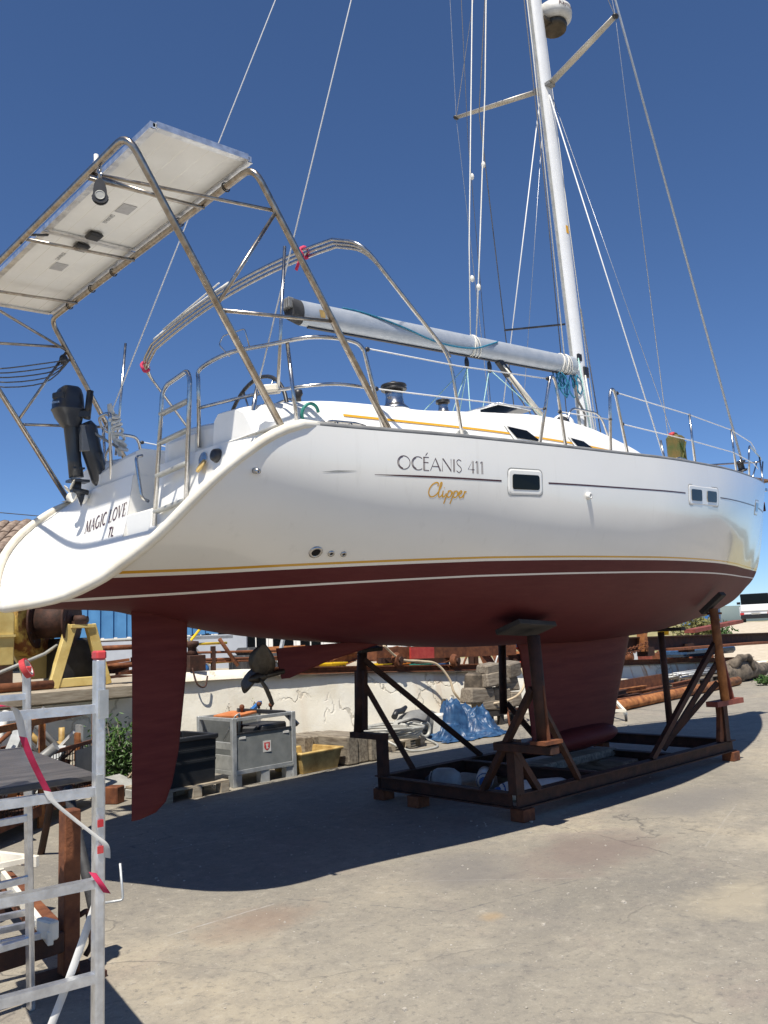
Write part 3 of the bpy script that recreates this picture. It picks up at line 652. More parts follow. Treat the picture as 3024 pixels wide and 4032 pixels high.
# name on the port side of the transom
def pan(y, z, off=.004):
    xc = fl(XC(z)); ym = fl(half(xc+.02, z))*.995; q = min(1, abs(y/ym))**8; return V((fl(XI(z))*(1-q)+(xc+.01)*q-off, y, z))
TH, TN = .013, .006
SG = {  # serif capitals: (strokes with widths, advance)
 'M': (.80, [([(.10, 0), (.14, 1)], TN), ([(.14, 1), (.40, .05)], TH), ([(.40, .05), (.64, 1)], TN), ([(.64, 1), (.68, 0)], TH), ([(.02, 0), (.18, 0)], TN), ([(.58, 0), (.78, 0)], TN)]),
 'A': (.68, [([(.06, 0), (.32, 1)], TN), ([(.30, 1), (.58, 0)], TH), ([(.15, .36), (.48, .36)], TN), ([(0, 0), (.14, 0)], TN), ([(.48, 0), (.66, 0)], TN)]),
 'G': (.70, [(arc(.34, .5, .27, .49, 60, 300, 16), TH), ([(.48, .08), (.57, .14), (.57, .42)], TH), ([(.46, .42), (.66, .42)], TN)]),
 'I': (.34, [([(.16, 0), (.16, 1)], TH), ([(.06, 0), (.26, 0)], TN), ([(.06, 1), (.26, 1)], TN)]),
 'C': (.64, [(arc(.34, .5, .27, .49, 55, 305, 16), TH)]),
 ' ': (.28, []), 'L': (.56, [([(.16, 0), (.16, 1)], TH), ([(.06, 1), (.26, 1)], TN), ([(.06, 0), (.48, 0), (.50, .22)], TN)]),
 'O': (.72, [(arc(.34, .5, .28, .49, 0, 360, 20), TH*.85)]),
 'V': (.66, [([(.08, 1), (.33, 0)], TH), ([(.33, 0), (.56, 1)], TN), ([(0, 1), (.18, 1)], TN), ([(.48, 1), (.64, 1)], TN)]),
 'E': (.58, [([(.16, 0), (.16, 1)], TH), ([(.06, 1), (.48, 1), (.49, .82)], TN), ([(.16, .52), (.38, .52)], TN), ([(.06, 0), (.50, 0), (.52, .2)], TN)]),
 'T': (.6, [([(.3, 0), (.3, 1)], TH), ([(.06, 1), (.54, 1)], TH)]), 'l': (.5, [([(.1, 1), (.1, 0), (.46, 0)], TH)])}
def panel_text(txt, y0, z0, y1, z1, h_, name):
    tot = sum(SG[c_][0] for c_ in txt); cx = 0; mb = MB()
    for c_ in txt:
        for stq, w_ in SG[c_][1]:
            Q = [Vector((p[0], p[1])) for p in stq]; Lr, Rr = [], []
            for i, p in enumerate(Q):
                a = Q[max(i-1, 0)]; b = Q[min(i+1, len(Q)-1)]; s_x = abs(y1-y0)/tot
                d = Vector(((b-a).x*s_x, (b-a).y*h_)); d.normalize(); n = Vector((-d.y, d.x))*w_/2
                for arr, sgn in ((Lr, 1), (Rr, -1)):
                    tx = (cx+p[0])/tot+sgn*n.x/abs(y1-y0); arr.append(pan(y0+(y1-y0)*tx, z0+(z1-z0)*tx+p[1]*h_+sgn*n.y))
            mb.grid([Lr, Rr], False)
        cx += SG[c_][0]
    P(mb, name, 'maroon')
panel_text('MAGIC LOVE', .98, 2.715, .275, 2.775, .10, 'boat_name')
panel_text('Tl', .53, 2.625, .42, 2.633, .075, 'port_letters')
# fittings on the transom faces
P(MB().lathe([(.045, 0), (.05, .02), (.04, .05), (.02, .055)], (1.47, -.98, 3.0), (-1, -.1, .1), 16), 'shore_power_inlet', 'black_plastic')
P(MB().lathe([(.05, 0), (.05, .012)], (1.46, -.80, 3.01), (-1, 0, .15), 16), 'filler_ring', 'steel')
P(MB().lathe([(.05, 0), (.05, .015)], (1.43, -.82, 2.955), (-1, .2, .6), 16), 'filler_cap', 'tub_yellow')
P(MB().lathe([(.055, 0), (.06, .03), (.02, .06)], (1.44, 1.05, 3.02), (-1, 0, .3), 14), 'shower_hood', 'gelcoat')
for sg in (-1, 1):
    P(MB().beam((1.50, sg*1.27, 2.95), (1.58, sg*1.25, 3.30), .035, .012, (0, 1, 0)), 'chainplate', 'grey_plastic', bevel=.003)
P(MB().tube(fillet([(1.50, .15, 3.22), (1.44, .14, 3.20), (1.46, .10, 2.88), (1.52, .11, 2.86)], .05), .012, 8), 'grab_rail', 'steel')
P(MB().box((1.32, -.62, 2.63), (.04, .05, .06)), 'ladder_latch', 'black_plastic', bevel=.01)
P(MB().lathe([(.02, 0), (.022, .01)], (1.02, -.62, 2.36), (-.8, 0, .6), 12), 'drain_plug', 'grey_light')
# ---------------------------------------------------------------- steelwork on deck
def T(name, pts, r, mat='steel', parent=None, n=8, fil=0, sq=(1, 1)):
    return P(MB().tube(fillet(pts, fil) if fil else pts, r, n, sq=sq), name, mat, parent)
# swim ladder, folded up against the walk-through
lad = T('swim_ladder', [(1.36, -.27, 2.62), (1.42, -.33, 3.58), (1.44, -.36, 3.64), (1.44, -.66, 3.67), (1.44, -.69, 3.60), (1.40, -.64, 2.66)], .0165, 'steel', fil=.10)
for q in (.10, .37, .62, .84):
    a = V((1.36, -.27, 2.62)).lerp(V((1.42, -.33, 3.58)), q); b = V((1.40, -.64, 2.66)).lerp(V((1.44, -.69, 3.60)), q)
    P(MB().beam(a, b, .05, .024), 'tread', 'grey_light', lad, bevel=.006)
# gantry
SB, AB = (2.36, -1.70, 3.12), (1.53, -1.60, 3.08)
ft, at_ = (1.397, -1.62, 4.741), (.545, -1.62, 4.645)
gan = T('gantry', [AB, at_, mir(at_), mir(AB)], .0225, 'steel_brown', n=10, fil=.11)
T('gantry_hoop', [SB, ft, mir(ft), mir(SB)], .0225, 'steel_brown', gan, n=10, fil=.11)
def on_leg(a, b, t): return V(a).lerp(V(b), t)
for sg in (1, -1):
    k = (lambda p: p) if sg > 0 else (lambda p: V(mir(p)))
    p1 = k(on_leg(SB, ft, .84)); p2 = k(on_leg(AB, at_, .44)); p3 = k(on_leg(AB, at_, .42)); p4 = k(on_leg(SB, ft, .43))
    T('gantry_brace', [p1, p2], .0125, 'steel_brown', gan); T('gantry_brace', [p3, p4], .0125, 'steel_brown', gan)
    T('gantry_brace', [k((.55, -1.12, 4.64)), p1], .012, 'steel_brown', gan)
    T('gantry_brace', [k((.55, -1.12, 4.63)), k(on_leg(AB, at_, .80))], .0125, 'steel_brown', gan)
for y in (-1.02, 0, 1.05):
    T('gantry_bar', [(.55, y, 4.66), (1.40, y, 4.715)], .0125, 'steel_brown', gan)
# two solar panels, seen from below
for y0, y1, flip in ((-1.585, -.012, 1), (.012, 1.585, -1)):
    xa, xb, za, zb = .725, 1.395, 4.765, 4.785
    def pv(x, y, dz=0): return V((x, y, za+(zb-za)*(x-xa)/(xb-xa)+dz))
    sh = MB(); sh.prism([pv(xa, y0, .012), pv(xb, y0, .012), pv(xb, y1, .012), pv(xa, y1, .012)], (0, 0, .022)); sp = P(sh, 'solar_panel', 'pv_back')
    fr = MB()
    for a, b in (((xa, y0), (xa, y1)), ((xb, y0), (xb, y1)), ((xa+.018, y0), (xb-.018, y0)), ((xa+.018, y1), (xb-.018, y1))):
        A, B = pv(*a, .02), pv(*b, .02); fr.beam(A, B, .032, .045)
        fr.beam(A-V((0, 0, .02)), B-V((0, 0, .02)), .045, .004)
    P(fr, 'panel_frame', 'alu', sp)
    gr = MB()
    for q in (.2, .4, .6, .8): gr.beam(pv(xa+(xb-xa)*q, y0+.03, .0118), pv(xa+(xb-xa)*q, y1-.03, .0118), .005, .0008)
    P(gr, 'busbar', 'gelcoat', sp)
    ym = (y0+y1)/2; yl = ym+.22*flip
    lb = MB(); lb.prism([pv(1.0, yl-.07, .010), pv(1.10, yl-.07, .010), pv(1.10, yl+.07, .010), pv(1.0, yl+.07, .010)], (0, 0, -.002)); P(lb, 'rating_label', 'pv_label', sp)
    v, f = text_mesh('SOLARWORLD', .045); tm = MB(); w_ = max(p[0] for p in v)
    yt = ym+(.42 if flip > 0 else -.42); o = pv(1.0, yt+.07*flip, .0085); tm.add([o+V((p[1]*flip*1, -flip*p[0]/w_*.15, 0)) for p in v], f); P(tm, 'panel_print', 'pv_print', sp)
    jb = MB(); jb.box(pv(1.03, (y1 if flip > 0 else y0)-flip*.10, -.01), (.11, .11, .035)); P(jb, 'junction_box', 'black_plastic', sp, bevel=.015)
T('strap', [(.545, 0, 4.62), (.60, 0, 4.70), (.74, .01, 4.74)], .018, 'black_plastic', gan, n=6, sq=(.4, 1))
for y in (-1.3, -.7, .35, .75, 1.2): P(MB().tube([V((1.397, y, 4.741))+V((math.cos(a), 0, math.sin(a)))*.030 for a in np.linspace(0, 2*math.pi, 13)[:-1]], .005, 5, closed=True), 'cable_tie', 'black_plastic', gan)
# stern lamp and hanging block
P(MB().lathe([(.012, 0), (.012, .05), (.022, .055), (.022, .075), (.014, .08), (.014, .13), (.0, .135)], (.60, -1.10, 4.655), (0, 0, 1), 12), 'gantry_lamp', 'white_plastic', gan)
hb_ = MB(); hb_.tube([V((.545, -1.26, 4.62)), V((.545, -1.26, 4.54))], .006, 6)
for a0 in (4.60, 4.555): hb_.tube([V((.545, -1.26, a0))+V((0, math.cos(a), math.sin(a)))*.022 for a in np.linspace(0, 2*math.pi, 11)[:-1]], .005, 5, closed=True)
blk = P(hb_, 'pulley_block', 'steel', gan)
bc = V((.545, -1.26, 4.435)); bn_ = V((-.45, -.89, 0)).normalized(); bs_ = V((-bn_.y, bn_.x, 0))
bk_ = MB(); rr = [bc+bs_*(.050*math.cos(a)*(1 if math.sin(a) < 0 else .8))+V((0, 0, (.055 if math.sin(a) < 0 else .10)*math.sin(a))) for a in np.linspace(0, 2*math.pi, 21)[:-1]]
for o in (-.018, .008): bk_.prism([p+bn_*o for p in rr], bn_*.010)
P(bk_, 'block_cheeks', 'black_plastic', gan); P(MB().lathe([(.030, -.021), (.024, -.023), (.024, .023), (.030, .021)], bc-V((0, 0, .008)), bn_, 18), 'sheave', 'grey_light', gan)
# coils of line and blocks hanging on the port gantry leg
for k in range(5):
    a = V((.55, 1.0, 4.35-.02*k)); b = V(on_leg(mir(SB), mir(ft), .80))
    a = V((.95, .55+.1*k, 4.30)); mid = (a+b)/2-V((0, 0, .16+.035*k)); T('hanging_line', smooth_path([V((.62+.03*k, 1.45, 4.30+.03*k)), V((.78, 1.52, 4.16-.03*k)), mid+V((.1, .45, .12)), b], 5), .006, 'rope_dark', gan, n=5)
T('gantry_brace', [on_leg(mir(AB), mir(at_), .85), on_leg(mir(SB), mir(ft), .86)], .0125, 'steel_brown', gan)
P(MB().ell(on_leg(mir(SB), mir(ft), .80)+V((-.08, -.02, -.03)), (.04, .03, .05)), 'line_clamp', 'black_plastic', gan)
# bimini hoops: three nested tubes
bim = None
for k in range(3):
    o = V((.020*k-.02, 0, -.022*k)); h0 = [(3.06+.015*k, -1.74, 3.13), (3.02, -1.735, 3.74), (2.30, -1.63, 4.47)]
    if k: h0 = [(2.98, -1.735, 3.78), (2.30, -1.63, 4.47)]
    arch = [(2.27, y, 4.70-.085*(y/1.2)**2) for y in np.linspace(-1.35, 1.35, 15)]
    pth = [V(p)+(o if i or k else V((0, 0, 0))) for i, p in enumerate(h0)]+[V(p)+o for p in arch]+[V(mir(p))+(o if (i or k) else V((0, 0, 0))) for i, p in list(enumerate(h0))[::-1]]
    t_ = P(MB().tube(fillet(pth[:len(h0)+1], .16)[:-1]+[V(p)+o for p in arch]+[V(mir(q)) for q in fillet(pth[:len(h0)+1], .16)[:-1]][::-1], .0125, 8), 'bimini_hoop' if k == 0 else 'bimini_tube', 'steel', bim)
    if k == 0: bim = t_
T('bimini_pole', [(1.92, -1.22, 4.50), (1.80, -1.22, 3.45)], .012, 'steel', bim); T('bimini_pole', [(1.92, 1.22, 4.50), (1.80, 1.22, 3.45)], .012, 'steel', bim)
P(MB().tube([V((2.26, -1.02+.01*math.sin(a*3), 4.62))+V((math.cos(a)*.042, 0, math.sin(a)*.04)) for a in np.linspace(0, 6.0, 14)]+[V((2.22, -1.0, 4.55)), V((2.20, -.98, 4.48))], .015, 6, sq=(.3, 1)), 'red_ribbon', 'red_cloth', bim)
P(MB().tube([V((2.30, 1.58, 4.44))+V((math.cos(a)*.04, .01*math.sin(3*a), math.sin(a)*.045)) for a in np.linspace(0, 5.9, 14)], .017, 6, sq=(.3, 1)), 'red_ribbon', 'red_cloth', bim)
T('furled_line', smooth_path([(2.25, 1.3, 4.62), (2.25, .8, 4.68), (2.25, .4, 4.71), (2.25, 0, 4.73)], 4), .016, 'rope_white', bim, sq=(1, .7)); T('furled_line', [(2.24, 1.1, 4.66), (2.22, .1, 4.76)], .007, 'rope_white', bim, n=5)
# pushpits, both quarters
def both(fn):
    for sg in (1, -1): fn((lambda p: V(p)) if sg > 0 else (lambda p: V(mir(p))), sg)
def pushpit(k, sg):
    top = smooth_path([(1.50, -.70, 3.60), (1.51, -.72, 3.68), (1.56, -1.0, 3.72), (1.70, -1.28, 3.725), (1.84, -1.50, 3.735), (2.0, -1.585, 3.74), (2.18, -1.61, 3.735), (2.24, -1.63, 3.68)], 6)
    pp = T('pushpit', [k(p) for p in [V((1.50, -.68, 3.12))]+top+[V((2.34, -1.67, 3.11))]], .0145)
    T('mid_rail', [k(p) for p in smooth_path([(1.50, -.69, 3.40), (1.63, -1.05, 3.41), (1.75, -1.30, 3.415), (1.88, -1.48, 3.42), (2.05, -1.575, 3.43), (2.30, -1.64, 3.42)], 6)], .0125, 'steel', pp)
    T('pushpit_post', [k((1.77, -1.39, 3.72)), k((1.80, -1.42, 3.08))], .0135, 'steel', pp)
    if sg > 0:
        P(MB().box((1.72, -1.24, 3.43), (.10, .13, .05), rz=.7), 'lamp_bracket', 'cream', pp, bevel=.01)
        T('wire_hook', fillet([(1.57, -1.0, 3.70), (1.54, -.92, 3.80), (1.56, -.94, 3.86), (1.62, -1.12, 3.87), (1.64, -1.14, 3.74)], .02), .005, 'steel', pp, n=5)
both(pushpit)
# wheel, pedestal, throttle, winches, cleats
P(MB().tube([V((2.45+.06*math.sin(a), .45*math.cos(a), 3.50+.45*math.sin(a))) for a in np.linspace(0, 2*math.pi, 41)[:-1]], .017, 8, closed=True), 'steering_wheel', 'black_plastic')
sp_ = MB()
for a in np.linspace(0, 2*math.pi, 7)[:-1]: sp_.tube([(2.45, 0, 3.5), (2.45+.06*math.sin(a), .44*math.cos(a), 3.5+.44*math.sin(a))], .008, 6)
P(sp_, 'wheel_spokes', 'steel'); P(MB().lathe([(.12, 0), (.10, .4), (.12, .8), (.14, .95)], (2.62, 0, 2.72), (0, 0, 1), 14), 'pedestal', 'deck_white')
T('pedestal_guard', fillet([(2.75, -.16, 3.3), (2.75, -.16, 3.78), (2.75, .16, 3.78), (2.75, .16, 3.3)], .1), .012)
P(MB().lathe([(.02, 0), (.02, .05), (.034, .07), (.03, .10), (.0, .105)], (2.05, -1.12, 3.40), (0, 0, 1), 12), 'vent_knob', 'black_plastic')
def winch(x, y, z, s, par=None):
    w_ = P(MB().lathe([(.115*s, 0), (.112*s, .02*s), (.085*s, .045*s), (.075*s, .06*s), (.068*s, .12*s), (.074*s, .165*s)], (x, y, z), (0, 0, 1), 20), 'winch', 'steel')
    P(MB().lathe([(.10*s, 0), (.105*s, .012*s), (.08*s, .022*s), (.105*s, .032*s), (.10*s, .046*s), (.04*s, .055*s), (.02*s, .075*s)], (x, y, z+.165*s), (0, 0, 1), 20), 'winch_top', 'black_plastic', w_)
for sg in (-1, 1):
    P(MB().lathe([(.145, -.14), (.135, .13), (.125, .145)], (3.02, sg*1.10, 3.33), (0, 0, 1), 18), 'winch_base', 'deck_white'); winch(3.02, sg*1.10, 3.475, 1.0); winch(3.75, sg*.95, 3.57, .6)
def cleat(x, sg, z, L):
    y = sg*(fl(BS(x))-.10); a = math.atan2(-sg*(fl(BS(x+.1))-fl(BS(x-.1))), .2)*-1
    d = V((math.cos(a), math.sin(a), 0)); c_ = MB(); c_.tube([V((x, y, z+.055))-d*L/2, V((x, y, z+.065))-d*L*.25, V((x, y, z+.065))+d*L*.25, V((x, y, z+.055))+d*L/2], [.008, .015, .015, .008], 8, sq=(.7, 1))
    for q in (-.16, .16): c_.tube([V((x, y, z))+d*L*q, V((x, y, z+.06))+d*L*q], .014, 8)
    P(c_, 'cleat', 'steel')
for sg in (-1, 1): cleat(2.02, sg, 3.09, .34); cleat(6.22, sg, 3.17, .28); cleat(10.4, sg, 3.39, .25)
for sg in (-1, 1): P(MB().lathe([(.048, -.02), (.05, -.015), (.05, .015), (.048, .02)], (3.15, sg*1.66, 3.17), (.5, 1, .2), 16), 'turning_block', 'grey_light')
# stanchions, gates and lifelines
def gate(xa, xb, xm, zt, sg):
    y = lambda x: sg*(fl(BS(x))-.07)
    pth = [(xa, y(xa), fl(SH(xa))), (xm-.05, y(xm), zt-.07), (xm-.025, y(xm), zt-.015), (xm, y(xm), zt), (xm+.03, y(xm), zt-.015), (xm+.055, y(xm), zt-.08), (xb, y(xb), fl(SH(xb)))]
    g_ = T('gate_stanchion', fillet(pth, .03), .0135); return g_
ST = [(6.49, 3.72), (8.08, 3.80)]
for sg in (-1, 1):
    g1 = gate(3.82, 4.16, 4.06, 3.72, sg); gate(4.80, 5.08, 4.93, 3.735, sg)
    y = lambda x: sg*(fl(BS(x))-.07)
    for x, zt in ST: P(MB().tube([(x, y(x), fl(SH(x))), (x-.01, y(x), zt)], [.0135, .011], 8), 'stanchion', 'steel')
    T('lifeline', [V((2.26, sg*1.63, 3.70)), V((3.06, sg*(1.76), 3.67)), V((4.03, y(4.03), 3.69))], .0055, 'wire_white', n=6)
    T('lifeline', [V((2.31, sg*1.64, 3.42)), V((3.08, sg*1.76, 3.42)), V((3.95, y(3.95), 3.43))], .0055, 'wire_white', n=6)
    T('lifeline', [V((4.10, y(4.1), 3.43)), V((4.87, y(4.87), 3.45))], .0055, 'wire_white', n=6)
    T('lifeline', [V((4.97, y(4.97), 3.71))]+[V((x-.01, y(x), z-.01)) for x, z in ST]+[V((9.62, y(9.62), 3.88)), V((10.6, y(10.6), 3.92))], .0055, 'wire_white', n=6)
    T('lifeline', [V((5.02, y(5.02), 3.43))]+[V((x, y(x), z-.28)) for x, z in ST]+[V((9.62, y(9.62), 3.60)), V((10.6, y(10.6), 3.66))], .0055, 'wire_white', n=6)
    for p in ((2.27, sg*1.63, 3.695), (2.32, sg*1.64, 3.42), (4.00, y(4.0), 3.69), (3.93, y(3.93), 3.43), (4.12, y(4.12), 3.43), (4.85, y(4.85), 3.45), (5.0, y(5.0), 3.705), (5.04, y(5.04), 3.43)):
        P(MB().ell(p, (.022, .015, .018), 8, 6), 'wire_fitting', 'black_plastic')
# pulpit at the bow, anchor on its roller
pp = T('pulpit', fillet([(9.62, -.98, 3.32), (9.66, -1.02, 3.86), (11.9, -.24, 4.02), (12.42, 0, 4.04), (11.9, .24, 4.02), (9.66, 1.02, 3.86), (9.62, .98, 3.32)], .18), .0135)
for sg in (-1, 1):
    T('pulpit_leg', [(11.2, sg*.52, 3.45), (11.6, sg*.34, 4.0)], .012, 'steel', pp); T('pulpit_leg', [(12.1, sg*.10, 3.55), (12.42, sg*.05, 4.04)], .012, 'steel', pp)
P(MB().box((12.05, 0, 3.70), (.75, .34, .03)), 'pulpit_seat', 'teak', pp)
an = MB(); an.beam((11.9, .08, 3.58), (12.55, .08, 3.54), .05, .06); an.beam((12.50, .08, 3.55), (12.40, .08, 3.25), .03, .05); an.prism([(12.38, -.02, 3.22), (12.40, .18, 3.22), (12.62, .08, 3.38)], (0, 0, .03)); P(an, 'anchor', 'rust', bevel=.006)
P(MB().box((12.1, 0, 3.56), (.5, .2, .05)), 'bow_roller', 'steel')
# coachroof gear: hatch, wooden handrails, mast-side hoops, dorade box
ht = MB(); ht.box((5.0, -.55, 3.835), (.5, .42, .012)); P(ht, 'deck_hatch', 'window'); hf = MB()
for a, b in (((4.75, -.35), (5.25, -.35)), ((4.75, -.76), (5.25, -.76)), ((4.75, -.35), (4.75, -.76)), ((5.25, -.35), (5.25, -.76))): hf.tube([(a[0], a[1], 3.845), (b[0], b[1], 3.845)], .014, 6)
P(hf, 'hatch_frame', 'alu')
for sg in (-1, 1):
    T('hand_rail', smooth_path([(5.9, sg*.86, 3.70), (6.4, sg*.82, 3.695), (7.0, sg*.72, 3.655), (7.5, sg*.62, 3.62)], 5), .016, 'teak', sq=(1.2, .8)); T('mast_hoop', fillet([(6.05, sg*.62, 3.70), (6.15, sg*.62, 4.02), (6.75, sg*.62, 4.02), (6.95, sg*.6, 3.68)], .14), .013)
P(MB().ell((6.25, -.45, 3.86), (.15, .12, .13)), 'vent_cowl', 'deck_white'); P(MB().lathe([(.07, 0), (.075, .05), (.06, .10)], (6.12, -.55, 3.84), (-.9, -.3, .2), 14), 'vent_mouth', 'black_plastic')
# ---------------------------------------------------------------- mast, boom, standing rigging
MB0, MTOP = V((7.40, 0, 3.75)), V((6.80, 0, 18.6))
def mast_at(z): return MB0.lerp(MTOP, (z-MB0.z)/(MTOP.z-MB0.z))
ms = MB(); rows = []
for z in (3.72, 6, 9, 12, 15, 18.6):
    c_ = mast_at(z); rows.append([c_+V((.115*math.cos(a)*(1 if math.cos(a) > 0 else .95), .078*math.sin(a), 0)) for a in np.linspace(0, 2*math.pi, 25)[:-1]])
ms.grid(rows, True, closed_v=True); mast = P(ms, 'mast', 'alu_white')
P(MB().beam(mast_at(4.0)+V((-.112, 0, 0)), mast_at(18)+V((-.112, 0, 0)), .028, .02, (1, 0, 0)), 'sail_track', 'grey_light', mast)
MHD = mast_at(18.3)
stips = {}
for lev, (zr, tip) in enumerate(((8.53, (6.89, 1.25, 8.64)), (13.2, (6.72, .95, 13.3)))):
    for sg in (-1, 1):
        tp = V((tip[0], sg*tip[1], tip[2])); rt_ = mast_at(zr)+V((-.02, sg*.09, 0))
        P(MB().tube([rt_, rt_.lerp(tp, .5), tp], [.052, .05, .04], 10, sq=(.42, 1)), 'spreader', 'spar_tan', mast)
        P(MB().box(rt_, (.12, .10, .06)), 'spreader_root', 'grey_plastic', mast, bevel=.01); P(MB().ell(tp, (.05, .035, .03), 10, 6), 'spreader_tip', 'black_plastic', mast); stips[(lev, sg)] = tp
CPA = {s: V((7.12, s*1.22, 3.40)) for s in (-1, 1)}; CPB = {s: V((6.98, s*1.22, 3.40)) for s in (-1, 1)}; CPC = {s: V((7.45, s*1.18, 3.42)) for s in (-1, 1)}
def W(name, pts, r=.0045, mat='stay_wire', par=None): return T(name, pts, r, mat, par or mast, n=6)
for s in (-1, 1):
    W('cap_shroud', [CPA[s], stips[(0, s)], stips[(1, s)], MHD]); W('lower_shroud', [CPB[s], mast_at(8.42)+V((-.03, s*.07, 0))], .0075, 'wire_white'); W('lower_shroud', [CPC[s], mast_at(8.42)+V((.05, s*.06, 0))], .0035)
    W('diagonal_shroud', [stips[(0, s)], mast_at(13.1)]); W('backstay', [(1.62, s*1.25, 3.45), (6.685, 0, 16.87)], .0055, 'wire_white')
    for c_ in (CPA[s], CPB[s]): P(MB().tube([c_-V((0, 0, .1)), c_+V((-.0, -s*.0, .0)), c_+V((0, -s*.02, .22))], [.008, .013, .010], 8), 'turnbuckle', 'steel', mast)
    P(MB().tube([(1.54, s*1.265, 3.12), (1.58, s*1.245, 3.30), (1.64, s*1.225, 3.50)], [.014, .016, .010], 8), 'turnbuckle', 'steel', mast)
# forestay with furling foil and drum
FB, FT = V((11.75, 0, 3.72)), mast_at(17.6)
W('furling_foil', [FB+V((0, 0, .25)).lerp(V((0, 0, .3)), .5), FT], .017, 'boom_paint'); P(MB().lathe([(.085, 0), (.085, .02), (.05, .03), (.05, .13), (.085, .14), (.085, .16)], FB+V((-.03, 0, .12)), (FT-FB), 16), 'furling_drum', 'black_plastic', mast)
W('forestay', [FB, FB+V((-.06, 0, .3))], .008, 'steel')
# running rigging and lines near the mast (tan, white and dark)
W('halyard', [mast_at(4.1)+V((-.30, .05, .05)), mast_at(7)+V((-.22, .03, 0)), mast_at(12)+V((-.18, .02, 0))], .006, 'rope_dark'); W('halyard', [mast_at(4.9)+V((-.35, -.05, 0)), mast_at(9)+V((-.25, -.05, 0)), mast_at(14)+V((-.2, -.03, 0))], .007, 'rope_white')
W('halyard', [mast_at(4.0)+V((.16, -.05, 0)), mast_at(7)+V((.13, -.03, 0)), mast_at(16)+V((.12, 0, 0))], .006, 'rope_white'); W('halyard', [mast_at(4.0)+V((.24, -.06, 0)), mast_at(5.6)+V((.14, -.05, 0))], .007, 'rope_dark'); W('halyard', [mast_at(4.0)+V((-.06, -.11, 0)), mast_at(4.9)+V((-.13, -.10, 0))], .008, 'rope_green'); W('halyard', [mast_at(3.95)+V((.04, -.10, 0)), mast_at(4.7)+V((-.02, -.10, 0))], .009, 'rope_white')
W('topping_line', [(5.35, .02, 4.86), (5.55, .1, 6.0), mast_at(14)+V((-.15, .3, 0))], .0065, 'rope_white'); W('topping_line', [(5.40, -.02, 4.86), (5.62, 0, 6.0), (5.95, 0, 8.0), mast_at(15)+V((-.15, -.1, 0))], .0075, 'rope_white')
for q in ((5.47, .03, 5.55), (5.52, -.01, 5.45), (5.75, .14, 6.9), (5.8, 0, 7.0)): P(MB().ell(q, (.025, .025, .04), 8, 6), 'rope_knot', 'rope_white', mast)
W('flag_line', [(6.7, .9, 3.7), (6.55, .8, 8.0), (6.6, .6, 14)], .004, 'rope_dark'); W('inner_line', [(6.4, .3, 3.9), (6.25, .35, 8.0), mast_at(14)], .006, 'rope_dark')
P(MB().beam(mast_at(5.25)+V((-.95, .35, -.02)), mast_at(5.35)+V((-.18, .0, 0)), .02, .02), 'line_strut', 'black_plastic', mast)
# radar dome
rd_ = mast_at(9.62)+V((.36, -.03, -.02))
P(MB().lathe([(.10, -.03), (.19, -.02), (.235, .02), (.245, .08), (.235, .15), (.18, .20), (.08, .22)], rd_, (0, 0, 1), 24), 'radar_dome', 'white_plastic', mast)
rb_ = MB(); rb_.lathe([(.15, -.13), (.17, -.06), (.16, -.03)], rd_, (0, 0, 1), 18); rb_.beam(rd_+V((-.30, 0, -.10)), rd_+V((-.02, 0, -.08)), .12, .05); P(rb_, 'radar_bracket', 'bronze', mast)
v, f = text_mesh('Raymarine', .085); tm = MB()
for_ = []
for p in v:
    a = R(-128)+p[0]/.244; for_.append(rd_+V((.2455*math.cos(a), .2455*math.sin(a), .075+p[1])))
tm.add(for_, f); P(tm, 'radar_lettering', 'maroon', mast)
P(MB().prism([mast_at(6.55)+V((-.02, -.082, 0)), mast_at(6.55)+V((.03, -.08, 0)), mast_at(6.65)+V((.03, -.08, 0)), mast_at(6.65)+V((-.02, -.082, 0))], (0, .004, 0)), 'mast_sticker', 'yellow_line', mast)
# boom
BA, BF = V((2.98, 0, 4.625)), V((7.24, 0, 4.83))
bd = (BF-BA).normalized(); bu = V((0, 1, 0)).cross(bd)*-1
if bu.z < 0: bu = -bu
rows = []
for t in (0, .02, .5, 1): rows.append([BA.lerp(BF, t)+V((0, 1, 0))*.082*math.cos(a)+bu*(.115*math.sin(a)) for a in np.linspace(0, 2*math.pi, 25)[:-1]])
bo = MB(); bo.grid(rows, True, closed_v=True); bo.add(rows[-1], [tuple(range(24))]); boom = P(bo, 'boom', 'boom_paint')
ec = MB(); r0 = [p-bd*.004 for p in rows[0]]; r1 = [BA+(p-BA)*.92-bd*.11+bu*.02 for p in rows[0]]; ec.grid([r1, r0], True, closed_v=True); ec.add(r1, [tuple(range(24))[::-1]]); P(ec, 'boom_end', 'dark_rubber', boom)
for k in range(4): P(MB().box(BA-bd*.12+bu*(.06)+V((0, -.05+.033*k, 0)), (.07, .018, .10)), 'boom_sheave', 'grey_plastic', boom, bevel=.01)
P(MB().beam(BA.lerp(BF, .02)-bu*.121, BA.lerp(BF, .97)-bu*.121, .03, .014), 'boom_track', 'black_plastic', boom)
P(MB().prism([BA+bd*.17+V((0, -.0835, 0))+bu*.03, BA+bd*.24+V((0, -.0835, 0))+bu*.03, BA+bd*.235+V((0, -.082, 0))-bu*.04, BA+bd*.18+V((0, -.082, 0))-bu*.04], (0, -.002, 0)), 'boom_sticker', 'tub_yellow', boom)
T('blue_line', smooth_path([BA.lerp(BF, t)+V((0, -.092*math.cos(a), 0))+bu*(.125*math.sin(a)) for t, a in ((.12, R(80)), (.16, R(65)), (.22, R(35)), (.30, R(5)), (.38, R(-25)), (.46, R(-35)), (.54, R(-25)), (.60, R(10)), (.64, R(40)))], 6), .009, 'rope_blue', boom, n=6)
